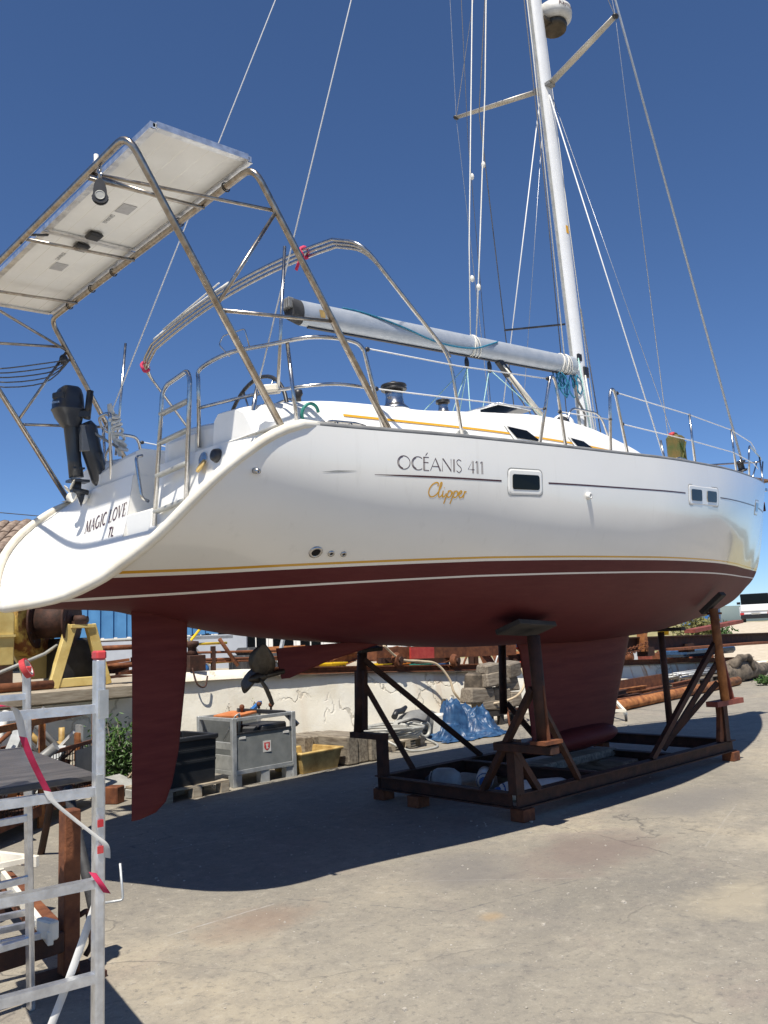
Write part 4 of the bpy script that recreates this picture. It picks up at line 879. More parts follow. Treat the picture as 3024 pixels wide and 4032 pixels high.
for t_, n_ in ((.545, 4), (.95, 4), (.93, 3)):
    for k in range(n_):
        c_ = BA.lerp(BF, t_+.006*k); P(MB().tube([c_+V((0, .09*math.cos(a), 0))+bu*.122*math.sin(a)+bd*.03*math.sin(a+k) for a in np.linspace(0, 2*math.pi, 17)[:-1]], .007, 6, closed=True), 'boom_lashing', 'rope_white', boom)
rnd = random.Random(5)
for k in range(11):
    c_ = BA.lerp(BF, .905+.012*k)-bu*.13+V((0, rnd.uniform(-.05, .05), 0)); L = rnd.uniform(.12, .30); w_ = rnd.uniform(.03, .07)
    P(MB().tube(smooth_path([c_+bd*rnd.uniform(-.05, .05), c_+bd*w_-V((0, rnd.uniform(-.05, .05), L*.5)), c_+bd*.02-V((0, 0, L)), c_-bd*w_-V((0, rnd.uniform(-.05, .05), L*.55)), c_-bd*.02], 5), .009, 6), 'rope_coil', 'rope_blue', boom)
for k in range(5):
    c_ = V((7.02+.02*k, -.18, 3.98)); P(MB().tube(smooth_path([c_, c_+V((.03, -.02, -.1)), c_+V((0, 0, -.18)), c_+V((-.04, 0, -.1)), c_], 4), .008, 6), 'rope_coil', 'rope_blue', mast)
# vang, mainsheet, gooseneck
vg = T('boom_vang', [(6.62, 0, 4.02), (5.82, 0, 4.60)], .033, 'cream', boom, n=10); P(MB().beam((5.95, 0, 4.51), (5.76, 0, 4.66), .06, .09), 'vang_end', 'black_plastic', boom, bevel=.01)
for dy in (-.03, .03): T('vang_line', [(6.45, dy, 4.0), (5.85, dy, 4.55)], .007, 'rope_dark', boom, n=5)
for xx, d in ((5.22, -.14), (5.60, -.14)):
    c_ = BA.lerp(BF, (xx-2.98)/4.26)-bu*.20; P(MB().ell(c_, (.03, .022, .07), 10, 8), 'mainsheet_block', 'black_plastic', boom)
for a, b in (((5.22, 0, 4.5), (4.62, .5, 3.75)), ((5.23, 0, 4.5), (4.75, -.4, 3.75)), ((5.24, 0, 4.5), (5.3, .3, 3.82)), ((5.60, 0, 4.52), (5.15, -.2, 3.86)), ((5.61, 0, 4.52), (6.25, -.3, 3.9)), ((5.23, 0, 4.48), (4.95, .1, 3.8))): T('mainsheet', [a, b], .0055, 'rope_green', boom, n=5)
gn = MB(); gn.box(BF+V((.05, 0, 0)), (.14, .07, .12)); gn.box(BF+V((.07, -.05, .10)), (.08, .06, .10)); gn.box(mast_at(4.75)+V((.03, -.085, 0)), (.10, .03, .14)); P(gn, 'gooseneck', 'black_plastic', mast, bevel=.01)
T('halyard_tail', smooth_path([mast_at(4.6)+V((-.14, -.04, 0)), mast_at(4.4)+V((-.20, -.06, 0)), mast_at(4.2)+V((-.12, -.09, 0)), mast_at(4.0)+V((-.10, -.06, 0))], 4), .014, 'rope_dark', mast, n=6)
# loose green ring on the coaming
P(MB().tube([V((1.98+.07*math.cos(a), -1.33-.02*math.sin(a), 3.27+.07*math.sin(a))) for a in np.linspace(0.3, 5.2, 22)], .012, 6), 'hose_ring', 'paint_green')
# small outboard engine clamped to the port rail -------------------------------
def bt(p): return c0+RB@(V(p)-c0)
OC = V((1.30, 1.0, 3.80)); om = thing('outboard_motor', 'dark grey outboard motor with cream propeller clamped to the port stern rail', 'outboard motor', tuple(bt((1.33, 1.0, 3.05))))
def O_(mb, name, mat, parent=None, **k): mb.v = [tuple(bt(p)) for p in mb.v]; return mb.build(name, mat, parent or om, **k)
cw = MB(); rows = []
for z, a, b, ox in ((3.60, .075, .07, .02), (3.635, .10, .085, .015), (3.68, .125, .105, .005), (3.735, .142, .118, 0), (3.74, .150, .126, 0), (3.75, .150, .126, 0), (3.755, .142, .118, 0), (3.81, .140, .116, 0), (3.875, .125, .106, .008), (3.925, .100, .088, .016), (3.945, .075, .068, .02), (3.952, .03, .03, .02)):
    a *= .86; b *= .86; rows.append([(1.285+ox+a*math.copysign(abs(math.cos(t))**.62, math.cos(t)), 1.0+b*math.copysign(abs(math.sin(t))**.62, math.sin(t)), z) for t in np.linspace(0, 2*math.pi, 25)[:-1]])
cw.grid(rows, True, closed_v=True, flip=True); cw.add(rows[0], [tuple(range(24))]); cw.add(rows[-1], [tuple(range(24))]); cowl = O_(cw, 'cowl', 'motor_grey')
g_ = MB(); g_.box((1.185, .95, 3.845), (.03, .11, .055), rz=.62); O_(g_, 'cowl_window', 'black_plastic', cowl, bevel=.01)
v, f = text_mesh('YAMAHA', .026); tm = MB(); tm.add([V((1.150+.45*(p[0]-.05), .985-p[0]*.7, 3.775+p[1])) for p in v], f); O_(tm, 'cowl_print', 'alu', cowl)
t_ = MB(); t_.tube([(1.40, .90, 3.66), (1.42, .87, 3.90)], .028, 10); t_.beam((1.32, .95, 3.70), (1.42, .88, 3.70), .05, .05); O_(t_, 'tiller', 'black_plastic')
l_ = MB(); l_.tube([(1.29, 1.0, 3.68), (1.31, 1.0, 3.62), (1.33, 1.0, 3.32), (1.345, 1.0, 3.18)], [.085, .068, .058, .062], 12, sq=(1, .8)); l_.box((1.35, 1.0, 3.255), (.10, .09, .015)); O_(l_, 'leg', 'motor_grey')
l_ = MB(); l_.box((1.355, 1.0, 3.15), (.16, .11, .02)); l_.tube([(1.345, 1.0, 3.17), (1.36, 1.0, 3.02)], [.045, .02], 10, sq=(1, .4)); l_.tube([(1.30, 1.0, 3.075), (1.44, 1.0, 3.06)], [.03, .022], 10); l_.prism([(1.34, .995, 3.05), (1.42, .995, 3.05), (1.38, .995, 2.94)], (0, .01, 0)); O_(l_, 'gearcase', 'motor_grey')
for a in (15, 135, 255):
    rows = []; ca, sa = math.cos(R(a)), math.sin(R(a)); rad = V((0, ca, sa)); tan = V((0, -sa, ca)); wv = tan*.75+V((-.66, 0, 0)); b_ = MB()
    for k in range(6):
        t = k/5; wd = .045*math.sin(math.pi*(.15+.8*t)); rows.append([V((1.29, 1.0, 3.07))+rad*(.02+.085*t)+wv*wd*q for q in (-1, 0, 1)]+[V((1.296, 1.0, 3.07))+rad*(.02+.085*t)+wv*wd*q for q in (1, 0, -1)])
    b_.grid(rows, True, closed_v=True); b_.add(rows[-1], [tuple(range(6))]); O_(b_, 'blade', 'cream')
l_ = MB(); l_.tube([(1.40, .95, 3.64), (1.42, .95, 3.60), (1.46, .95, 3.40), (1.53, .95, 3.16), (1.54, .95, 3.12)], [.06, .085, .085, .075, .05], 12, sq=(1, .85)); O_(l_, 'clamp_bracket', 'motor_grey'); l_ = MB(); l_.box((1.40, .92, 3.50), (.10, .06, .22)); l_.tube([(1.42, .92, 3.58), (1.62, .80, 3.42)], .012, 8); O_(l_, 'bracket_arm', 'grey_plastic', bevel=.02)
rg = thing('rope_bundle', 'beige rope bundle lashed to the port stern rail beside the outboard motor', 'rope', tuple(bt((1.62, .82, 3.40)))); rnd = random.Random(2)
for k in range(7):
    z = 3.70-.045*k; O_(MB().tube([V((1.60+.012*k, .84, z))+V((.045*math.cos(a), .04*math.sin(a), .025*math.sin(a*1.0+k))) for a in np.linspace(0, 6, 12)], .013, 6), 'rope_turn', 'rope_white', rg)
O_(MB().tube(smooth_path([(1.60, .84, 3.72), (1.58, .86, 3.80), (1.60, .85, 3.55), (1.66, .84, 3.36)], 4), .018, 7), 'rope_tail', 'rope_white', rg)
# jerry can on the side deck
jc = thing('jerry_can', 'olive green and rusty jerry can standing on the side deck by the shrouds', 'jerry can', tuple(bt((6.9, -1.42, 3.22))))
j_ = MB(); j_.box((6.92, -1.40, 3.425), (.19, .15, .40)); O_(j_, 'can_body', 'can_green', jc, bevel=.03)
j_ = MB(); j_.tube(fillet([(6.86, -1.40, 3.61), (6.88, -1.40, 3.65), (6.96, -1.40, 3.65), (6.98, -1.40, 3.61)], .02), .012, 6); O_(j_, 'handle', 'can_green', jc)
j_ = MB(); j_.beam((6.85, -1.478, 3.30), (6.99, -1.478, 3.55), .008, .02, (0, 1, 0)); j_.beam((6.85, -1.478, 3.55), (6.99, -1.478, 3.30), .008, .02, (0, 1, 0)); O_(j_, 'rib', 'can_green', jc); O_(MB().lathe([(.03, 0), (.03, .03)], (6.86, -1.40, 3.62), (-.4, 0, 1), 12), 'cap', 'red_plastic', jc)
# ---------------------------------------------------------------- steel cradle under the boat
cr = thing('boat_cradle', 'rusty steel boat cradle with angled braces carrying the yacht', 'cradle', (6.5, 0, 0))
X0, X1, YN, YF = 4.47, 8.60, -.86, .93
def C(mb, name, mat='rust_dark', **k): return mb.build(name, mat, cr, **k)
ZR = .175
C(MB().ibeam((X0, YN, ZR), (X1, YN, ZR), .10, .13), 'side_beam', 'rust_dark'); C(MB().ibeam((X0, YF, ZR), (X1, YF, ZR), .10, .13), 'side_beam', 'rust_dark')
for x in (X0, 5.75, 7.2, X1): C(MB().ibeam((x, YN+.05, ZR+.003), (x, YF-.05, ZR+.003), .10, .13), 'cross_beam', 'rust_dark')
for x, y in ((X0+.07, YN), (X1-.06, YN), (X0+.07, YF), (X1-.06, YF), (X0-.01, .35)): C(MB().box((x, y, .055), (.16, .15, .105)), 'foot', 'rust', bevel=.004)
def post(base, top, r=.055, mat='rust_dark'): C(MB().tube([base, top], r, 12), 'post', mat)
# near aft support
C(MB().box((4.45, -.88, .47), (.11, .09, .46)), 'upright'); C(MB().box((4.36, -1.08, .655), (.12, .62, .07)), 'arm', 'rust_dark', bevel=.006)
post((4.33, -1.30, .69), (4.29, -1.30, 1.60)); C(MB().beam((4.32, -1.33, .70), (4.31, -1.31, 1.18), .09, .02), 'gusset', 'rust'); C(MB().box((4.34, -1.32, .72), (.24, .16, .03)), 'foot_plate', 'rust')
C(MB().beam((4.28, -1.26, 1.16), (4.45, -.50, .24), .055, .055), 'brace'); C(MB().beam((4.32, -1.25, 1.12), (5.35, -.90, .25), .05, .05), 'brace'); C(MB().beam((4.42, -.90, .62), (4.75, -.88, .24), .06, .06), 'brace')
# far aft support
C(MB().box((4.52, .90, .42), (.09, .09, .40)), 'upright'); C(MB().box((4.50, 1.08, .63), (.10, .50, .06)), 'arm'); post((4.50, 1.24, .66), (4.58, 1.22, 1.50)); C(MB().beam((4.52, 1.22, .68), (4.55, 1.22, 1.30), .16, .05), 'gusset')
C(MB().beam((4.56, 1.19, 1.42), (6.1, .95, .24), .05, .05), 'brace'); C(MB().beam((4.55, 1.17, 1.15), (5.02, .95, .20), .05, .05), 'brace')
# near forward support
C(MB().box((8.42, -.86, .46), (.10, .10, .46)), 'upright'); C(MB().beam((8.3, -.86, .24), (8.40, -.86, .66), .05, .10), 'gusset', 'rust'); C(MB().box((8.20, -1.02, .715), (.66, .14, .06)), 'arm', 'rust_red')
post((8.06, -1.09, .75), (8.02, -1.08, 1.80), .05, 'rust_orange'); C(MB().beam((8.32, -1.05, .74), (8.07, -1.08, 1.36), .05, .03), 'brace', 'rust_red')
C(MB().beam((8.03, -1.05, 1.40), (6.75, -.86, .24), .055, .055), 'brace'); C(MB().beam((8.05, -1.05, 1.18), (7.45, -.60, .24), .05, .05), 'brace'); C(MB().beam((8.04, -1.03, .95), (7.52, -.55, .25), .05, .05), 'brace')
# forward centre support, and far forward brace
post((8.62, -.06, .24), (8.60, -.06, 1.545), .042); C(MB().beam((7.25, .93, .22), (6.95, 1.05, .60), .06, .06), 'brace'); C(MB().beam((7.25, .93, .22), (7.0, 1.25, .75), .06, .06), 'brace'); post((6.98, 1.3, .62), (6.98, 1.25, 1.52), .05)
for k, (c_, d, ang) in enumerate((((4.27, -1.25, 1.665), (.62, .25, .045), -20), ((4.60, 1.2, 1.535), (.36, .22, .04), 14), ((8.60, -.06, 1.575), (.16, .60, .045), 0), ((6.98, 1.24, 1.55), (.34, .22, .04), 14))):
    C(MB().box(c_, d, M=Matrix.Rotation(R(ang), 3, 'X') @ Matrix.Rotation(R(8), 3, 'Z')), 'pad', 'wood_dark', bevel=.006)
C(MB().box((7.99, -1.09, 1.86), (.12, .34, .055), M=Matrix.Rotation(R(-38), 3, 'X')), 'pad', 'wood_dark', bevel=.006)
C(MB().tube([(8.05, -1.16, 1.74), (8.0, -1.0, 1.74)], .012, 6), 'jack_handle', 'rust')
# timber packing under the keel
for k, (c_, d, rz) in enumerate((((6.05, 0, .085), (.3, 1.1, .17), .05), ((7.05, .05, .085), (.28, 1.0, .17), -.06), ((6.5, -.02, .215), (1.5, .28, .085), .03))):
    solo(MB().box(c_, d, rz=rz), 'keel_block', 'wood_grey_y', ['weathered timber packing block under the aft end of the keel', 'weathered timber packing block under the forward end of the keel', 'long flat timber lying on two blocks right under the keel bulb'][k], 'timber', (c_[0], c_[1], c_[2]-d[2]/2), 'timbers packed under the keel', bevel=.012)
# fenders lying inside the cradle
for k, (a, b, r_, lb) in enumerate((((5.02, .62, .14), (5.10, .46, .14), .13, 'stubby white buoy on end in the aft bay of the cradle'), ((5.45, .35, .10), (5.80, .62, .10), .095, 'white fender with dark end lying furthest from the cradle corner'), ((5.12, -.22, .10), (5.62, -.52, .10), .090, 'long cream fender with navy end lying by the near cradle beam'))):
    fd = thing('fender', lb, 'fender', (a[0], a[1], 0), 'fenders lying in the cradle'); A, B = V(a), V(b); d = (B-A).normalized(); L = (B-A).length
    MB().lathe([(r_*.35, -.09), (r_*.75, -.06), (r_*.97, 0), (r_, .05), (r_, L-.05), (r_*.95, L), (r_*.7, L+.05), (r_*.3, L+.07)], A, d, 18).build('fender_body', 'grey_light' if k == 0 else 'cream', fd)
    MB().lathe([(.03, -.13), (.05, -.10), (r_*.5, -.082), (r_*.9, -.035)], A, d, 14).build('fender_end', 'paint_blue' if k else 'dark_rubber', fd)
# ---------------------------------------------------------------- row of things along the wall
def pallet(parent, cx, cy, L, Wd, z0, rz, mat='wood_plank', h=.13):
    c_, s_ = math.cos(rz), math.sin(rz)
    def tr(x, y): return (cx+c_*x-s_*y, cy+s_*x+c_*y)
    for k in range(5):
        x, y = tr(0, -Wd/2+Wd*(k+.5)/5); MB().box((x, y, z0+h-.011), (L, Wd/5-.03, .022), rz).build('slat', mat, parent)
    for i in (-1, 0, 1):
        for j in (-1, 0, 1):
            x, y = tr(i*(L/2-.06), j*(Wd/2-.06)); MB().box((x, y, z0+(h-.023)/2), (.11, .10, h-.023), rz).build('block', mat, parent)
pb = thing('pallet', 'low wooden pallet under the black plastic bin beside the rudder', 'pallet', (3.35, 3.05, 0)); pallet(pb, 3.40, 3.10, .86, .78, 0, .08)
bn = thing('plastic_bin', 'black plastic bin with moulded ribs on a pallet behind the rudder', 'bin', (3.35, 3.05, .13))
b_ = MB(); M_ = Matrix.Rotation(.08, 3, 'Z')
def rot(p, c_=(3.38, 3.10, 0), a=.08): q = Matrix.Rotation(a, 3, 'Z') @ (V(p)-V(c_)); return q+V(c_)
def open_box(mb, cx, cy, z0, L, Wd, h, fl_=1.06, t=.03, rz=0., rim=.03):
    def rect(sx, sy, z): return [V((cx, cy, z))+Matrix.Rotation(rz, 3, 'Z') @ V((a*sx/2, b*sy/2, 0)) for a, b in ((-1, -1), (1, -1), (1, 1), (-1, 1))]
    o0, o1 = rect(L, Wd, z0), rect(L*fl_, Wd*fl_, z0+h-rim); o2 = rect(L*fl_+.04, Wd*fl_+.04, z0+h-rim); o3 = rect(L*fl_+.04, Wd*fl_+.04, z0+h); i3 = rect(L*fl_-2*t, Wd*fl_-2*t, z0+h); i0 = rect(L-2*t, Wd-2*t, z0+t)
    mb.grid([o0, o1, o2, o3, i3, i0], False, closed_v=True); mb.add(o0, [(3, 2, 1, 0)]); mb.add(i0, [(0, 1, 2, 3)], mi=1); return mb
open_box(b_, 3.36, 3.10, .132, .66, .62, .52, 1.04, .03, .08, .05).build('bin_shell', ['bin_black', 'bin_black'], bn, bevel=.012)
for z in (.38, .50): MB().beam(rot((3.03, 2.778, z)), rot((3.68, 2.778, z)), .03, .025).build('rib', 'bin_black', bn)
# grey stillage box pallet full of scrap
sx0, sx1, sy0, sy1, sh_ = 4.02, 4.92, 2.91, 3.66, .78
stl = thing('stillage', 'grey steel stillage box with a shield sticker, full of scrap fittings', 'crate', (4.47, 3.28, 0))
def SB_(mb, n, m_='galvanised', par=None, **k): return mb.build(n, m_, par or stl, **k)
def sk_(x, y): return (x, y+.06*(x-sx0)/(sx1-sx0), 0)
for x in (sx0, sx1):
    for y in (sy0, sy1): p = sk_(x, y); SB_(MB().box((p[0], p[1], sh_/2), (.06, .05, sh_)), 'corner_post', bevel=.004)
for z, t in ((sh_-.02, .04), (.16, .05)):
    for y in (sy0, sy1): a, b = sk_(sx0+.031, y), sk_(sx1-.031, y); SB_(MB().beam((a[0], a[1], z), (b[0], b[1], z), .035, t), 'rail', bevel=.003)
    for x in (sx0, sx1): a, b = sk_(x, sy0+.026), sk_(x, sy1-.026); SB_(MB().beam((a[0], a[1], z), (b[0], b[1], z), .035, t), 'rail', bevel=.003)
a, b = sk_(sx0, sy0+.03), sk_(sx0, sy1-.03); SB_(MB().beam((a[0]-.002, a[1], .46), (b[0]-.002, b[1], .46), .03, .08), 'rail', bevel=.003); SB_(MB().beam((a[0]-.002, a[1], .27), (b[0]-.002, b[1], .27), .025, .16), 'side_sheet')
a, b = sk_(sx0+.04, sy0), sk_(sx1-.04, sy0); SB_(MB().beam((a[0], a[1], .385), (b[0], b[1], .385), .02, .40), 'front_panel', 'crate_grey', bevel=.004)
SB_(MB().beam((a[0], a[1]-.005, .595), (b[0], b[1]-.005, .595), .03, .02), 'panel_lip', 'black_plastic'); SB_(MB().beam((a[0], a[1]+.74, .45), (b[0], b[1]+.74, .45), .02, .60), 'back_panel', 'crate_grey'); SB_(MB().box((4.47, 3.3, .14), (.86, .72, .02)), 'floor_sheet', 'crate_grey')
for x in (4.14, 4.80): SB_(MB().box((x, sk_(x, sy0)[1]-.013, .545), (.09, .006, .028)), 'hand_hole', 'white_plastic', bevel=.002)
for x in (4.06, 4.47, 4.86): SB_(MB().box((x, sk_(x, sy0)[1]+.04, .065), (.12, .10, .13)), 'foot_block', 'galvanised')
st_ = SB_(MB().box((4.50, sk_(4.50, sy0)[1]-.0125, .41), (.12, .004, .13)), 'sticker', 'white_plastic')
yq = sk_(4.50, sy0)[1]-.0165; sd = [(4.46, yq, .455), (4.54, yq, .455), (4.54, yq, .40), (4.525, yq, .375), (4.50, yq, .362), (4.475, yq, .375), (4.46, yq, .40)]; SB_(MB().prism(sd, (0, .0025, 0)), 'shield', 'red_plastic', st_); SB_(MB().prism([(4.478, yq-.001, .44), (4.522, yq-.001, .44), (4.51, yq-.001, .40), (4.525, yq-.001, .385), (4.49, yq-.001, .38), (4.488, yq-.001, .41)], (0, .0008, 0)), 'shield_figure', 'white_plastic', st_)
def scrap(mb, name, mat, label, cat, loc, **k): return solo(mb, name, mat, label, cat, loc, 'scrap lying in and on the grey stillage', **k)
scrap(MB().box((4.30, 3.30, .79), (.34, .40, .03), M=Matrix.Rotation(.3, 3, 'Z') @ Matrix.Rotation(R(-4), 3, 'Y')), 'steel_plate', 'orange_steel', 'orange rusty plate lying across the top of the stillage', 'plate', (4.3, 3.3, .775), bevel=.004)
scrap(MB().beam((4.36, 3.34, .83), (4.92, 3.12, .76), .10, .05).beam((4.92, 3.12, .76), (5.02, 3.0, .60), .09, .05), 'steel_bracket', 'black_plastic', 'long black bracket lying over the right rim of the stillage', 'bracket', (4.6, 3.2, .77), bevel=.006)
scrap(MB().beam((4.62, 3.42, .80), (4.85, 3.56, .88), .05, .04), 'steel_channel', 'paint_blue', 'short blue channel sticking up at the back of the stillage', 'channel', (4.7, 3.5, .78))
for k, (x, y, z) in enumerate(((4.36, 3.24, .845), (4.68, 3.34, .85), (4.82, 3.28, .83))): scrap(MB().lathe([(.014, -.03), (.014, 0), (.03, .01), (.032, .035), (.02, .055), (0, .06)], (x, y, z), (0, 0, 1), 10), 'rusty_bolt', 'rust', ['rusty mushroom bolt on the orange plate in the stillage', 'rusty mushroom bolt on the middle of the black bracket', 'rusty mushroom bolt at the right end of the black bracket'][k], 'bolt', (x, y, z-.03))
rnd = random.Random(12)
for k in range(7):
    x = 4.10+.05*k; scrap(MB().beam((x-.02, 3.05+.05*k, .2), (x+.05, 3.1+.05*k, .70), .035, .02), 'steel_strip', ['white_plastic', 'wood_grey', 'rust', 'galvanised'][k % 4], 'upright metal and wooden strips standing inside the left end of the stillage', 'strip', (x, 3.1+.05*k, .2))
scrap(MB().tube([(4.02, 3.12, .52), (4.09, 2.97, .80), (4.13, 2.96, .82), (4.18, 3.02, .78), (4.26, 3.2, .2)], .016, 6, sq=(.5, 1.2)), 'bent_strap', 'galvanised', 'bent grey strap hooked over the left end of the stillage', 'strap', (4.1, 3.05, .5))
scrap(MB().box((4.62, 3.2, .52), (.5, .4, .28), rz=.3).box((4.4, 3.1, .60), (.2, .2, .1), rz=.7), 'black_housing', 'black_plastic', 'black housings piled inside the right half of the stillage', 'housing', (4.6, 3.2, .3), bevel=.02)
# stained yellow tub
tb = thing('plastic_tub', 'stained yellow plastic tub between stillage and timber block', 'tub', (5.3, 3.2, 0)); t_ = MB()
open_box(t_, 5.33, 3.25, .005, .62, .52, .26, 1.16, .03, .10, .03); t_.build('tub_shell', ['tub_yellow', 'tub_stain'], tb, bevel=.03)
MB().box((5.33, 3.25, .07), (.54, .44, .05), rz=.1).build('tub_residue', 'tub_stain', tb)
# squared timbers
for k, (c_, d, rz, lb) in enumerate((((6.08, 3.50, .19), (.62, 1.05, .37), .04, 'largest squared timber block right of the yellow tub'), ((5.62, 4.0, .19), (.40, 1.0, .38), .10, 'squared timber block behind the yellow tub by the wall'))):
    tmb = thing('timber_block', lb, 'timber', (c_[0], c_[1], 0), 'squared timbers by the wall')
    n = 3 if k == 0 else 2; wd = d[0]/n
    for q in range(n): MB().box((c_[0]+(-d[0]/2+wd*(q+.5))*math.cos(rz), c_[1]+(-d[0]/2+wd*(q+.5))*math.sin(rz)+(.03 if q % 2 else 0), c_[2]-.006*q), (wd-.008, d[1], d[2]-.012*q), rz).build('baulk', 'wood_grey_y', tmb, bevel=.02)
# coil of wire rope on a pallet
pr_ = thing('pallet', 'small wooden pallet under the coil of wire rope', 'pallet', (7.35, 3.75, 0)); pallet(pr_, 7.35, 3.85, .85, .75, .0, .15)
wr = thing('wire_rope', 'grey wire rope coiled loosely on a small pallet', 'rope', (7.35, 3.8, .13)); rnd = random.Random(4)
for k in range(7):
    pts = [V((7.35+(.42+.02*k)*math.cos(a)+rnd.uniform(-.02, .02), 3.78+(.36+.015*k)*math.sin(a)+rnd.uniform(-.02, .02), .165+.022*k+.02*math.sin(2*a+k))) for a in np.linspace(0, 2*math.pi, 25)[:-1]]
    MB().tube(pts, .017, 7, closed=True).build('rope_turn', 'grey_light', wr)
MB().tube(smooth_path([(6.9, 3.5, .2), (7.1, 3.15, .03), (7.6, 3.12, .02), (7.95, 3.5, .03), (7.9, 3.85, .12)], 6), .018, 7).build('rope_tail', 'grey_light', wr)
# two engine lower units and propellers lying by the wall
eg = thing('outboard_engine', 'dismantled grey outboard engine lying by the white wall', 'engine', (8.1, 4.15, 0))
MB().ell((8.35, 4.2, .26), (.48, .24, .20), 18, 10).build('cowl', 'grey_plastic', eg); MB().box((7.85, 4.05, .24), (.34, .26, .22), rz=.2).build('powerhead', 'grey_light', eg, bevel=.06)
MB().tube([(7.72, 4.1, .40), (7.82, 4.15, .47), (8.0, 4.2, .47), (8.10, 4.22, .52)], [.05, .045, .05, .03], 10).build('swivel_arm', 'black_plastic', eg); MB().tube([V((8.2+.11*math.cos(a), 3.92, .17+.11*math.sin(a))) for a in np.linspace(0, 2*math.pi, 17)[:-1]], .028, 8, closed=True).build('flywheel_ring', 'grey_light', eg)
MB().box((8.55, 3.95, .2), (.16, .2, .38), rz=.3).build('leg_casing', 'white_plastic', eg, bevel=.03); MB().box((8.75, 3.95, .14), (.4, .25, .22), rz=.1).build('base_block', 'black_plastic', eg, bevel=.02)
MB().tube(smooth_path([(7.7, 4.0, .3), (7.9, 3.85, .36), (8.2, 3.9, .30), (8.4, 4.0, .40)], 4), .02, 6).build('cable', 'black_plastic', eg); MB().box((8.55, 4.15, .10), (1.2, .3, .18)).build('bed', 'dark_rubber', eg)
for k, (c_, lb) in enumerate((((8.85, 4.12, .30), 'left bronze-grey boat propeller standing behind the engine parts'), ((9.25, 4.25, .36), 'right bronze-grey boat propeller standing behind the blue tarpaulin'))):
    pp_ = thing('spare_propeller', lb, 'propeller', (c_[0], c_[1], 0), 'spare propellers by the wall'); MB().lathe([(.03, -.10), (.06, -.06), (.07, .05), (.05, .12)], c_, (.4, -1, .1), 14).build('hub', 'grey_light', pp_)
    for q in range(3):
        a = R(95+120*q+25*k); rad = V((math.cos(a)*.9, math.cos(a)*.36, math.sin(a))); tn = V((-math.sin(a)*.8, -.45, math.cos(a))); rows = []
        for s in range(7):
            t = s/6; wd = .12*math.sin(math.pi*(.12+.8*t)); rows.append([V(c_)+rad*(.05+.24*t)+tn*wd*e+V((.02, -.05, 0))*(1-e*e) for e in (-1, -.5, 0, .5, 1)]+[V(c_)+rad*(.05+.24*t)+tn*wd*e+V((.026, -.065, 0))*(1-e*e) for e in (1, .5, 0, -.5, -1)])
        m_ = MB(); m_.grid(rows, True, closed_v=True); m_.build('blade', 'grey_light' if k else 'bronze', pp_)
    MB().box((c_[0]+.05, c_[1]+.05, .06), (.3, .25, .12)).build('stand', 'wood_grey', pp_)
# blue tarpaulin over something bulky
from mathutils import noise as mn
tp = MB(); n1, n2 = 96, 96; rows = []
def ridge(p): return 1-abs(mn.noise(p))*2
for i in range(n1+1):
    row = []
    for j in range(n2+1):
        u, v = i/n1, j/n2; x, y = (u-.5)*2, (v-.5)*2; r = math.hypot(x, y); ang = math.atan2(y, x)
        def bp(cx, cy, sx_, sy_, h_): return h_/(1+(((x-cx)/sx_)**2+((y-cy)/sy_)**2)**2.6)
        hz = max(bp(.28, -.05, .50, .55, .38), bp(-.28, .12, .36, .42, .53), bp(.05, .2, .45, .4, .44), bp(-.55, -.25, .25, .30, .20), bp(.55, .1, .25, .4, .30))
        rr = 1+.09*math.sin(ang*4+1)+.06*math.sin(ang*9+2)+.04*mn.noise(V((ang*3, 2, 0)))
        q = V((x*1.7, y*1.7, hz*1.6)); w1 = V((mn.noise(q), mn.noise(q+V((4, 1, 2))), 0))*.55
        c1 = ridge(V((x*1.6, y*1.6, .3))+w1)**2; c2 = ridge(V((x*3.7+2, y*3.3, 1.2+hz))+w1*1.4)**2; c3 = ridge(V((x*8, y*8, 3.1))+w1*2)**3
        amp = min(1, .25+hz*2.2); wz = (.10*c1+.075*c2+.035*c3-.07)*amp
        px = 8.98+x*.70*rr; py = 3.80+y*.54*rr
        g2 = V((mn.noise(V((x*2.5, y*2.5, 7))), mn.noise(V((x*2.5, y*2.5, 11))), 0))*.06
        row.append((px+g2.x+.05*c2*math.cos(ang)*min(1, r), py+g2.y+.05*c2*math.sin(ang)*min(1, r), max(.010+.012*c3, hz+wz)))
    rows.append(row)
tp.grid(rows, True); solo(tp, 'tarpaulin', 'tarp_blue', 'crumpled blue tarpaulin draped over parts in front of the wood stack', 'tarpaulin', (8.98, 3.8, 0))
sc = MB(); sc.grid([[(8.05+.3*i/5, 3.3+.16*j/4, .012+.03*abs(mn.noise(V((i*1.3, j*1.7, 0))))) for j in range(5)] for i in range(6)], True); solo(sc, 'tarp_scrap', 'tarp_blue', 'torn scrap of blue sheet lying on the concrete left of the tarpaulin', 'scrap', (8.2, 3.4, 0))
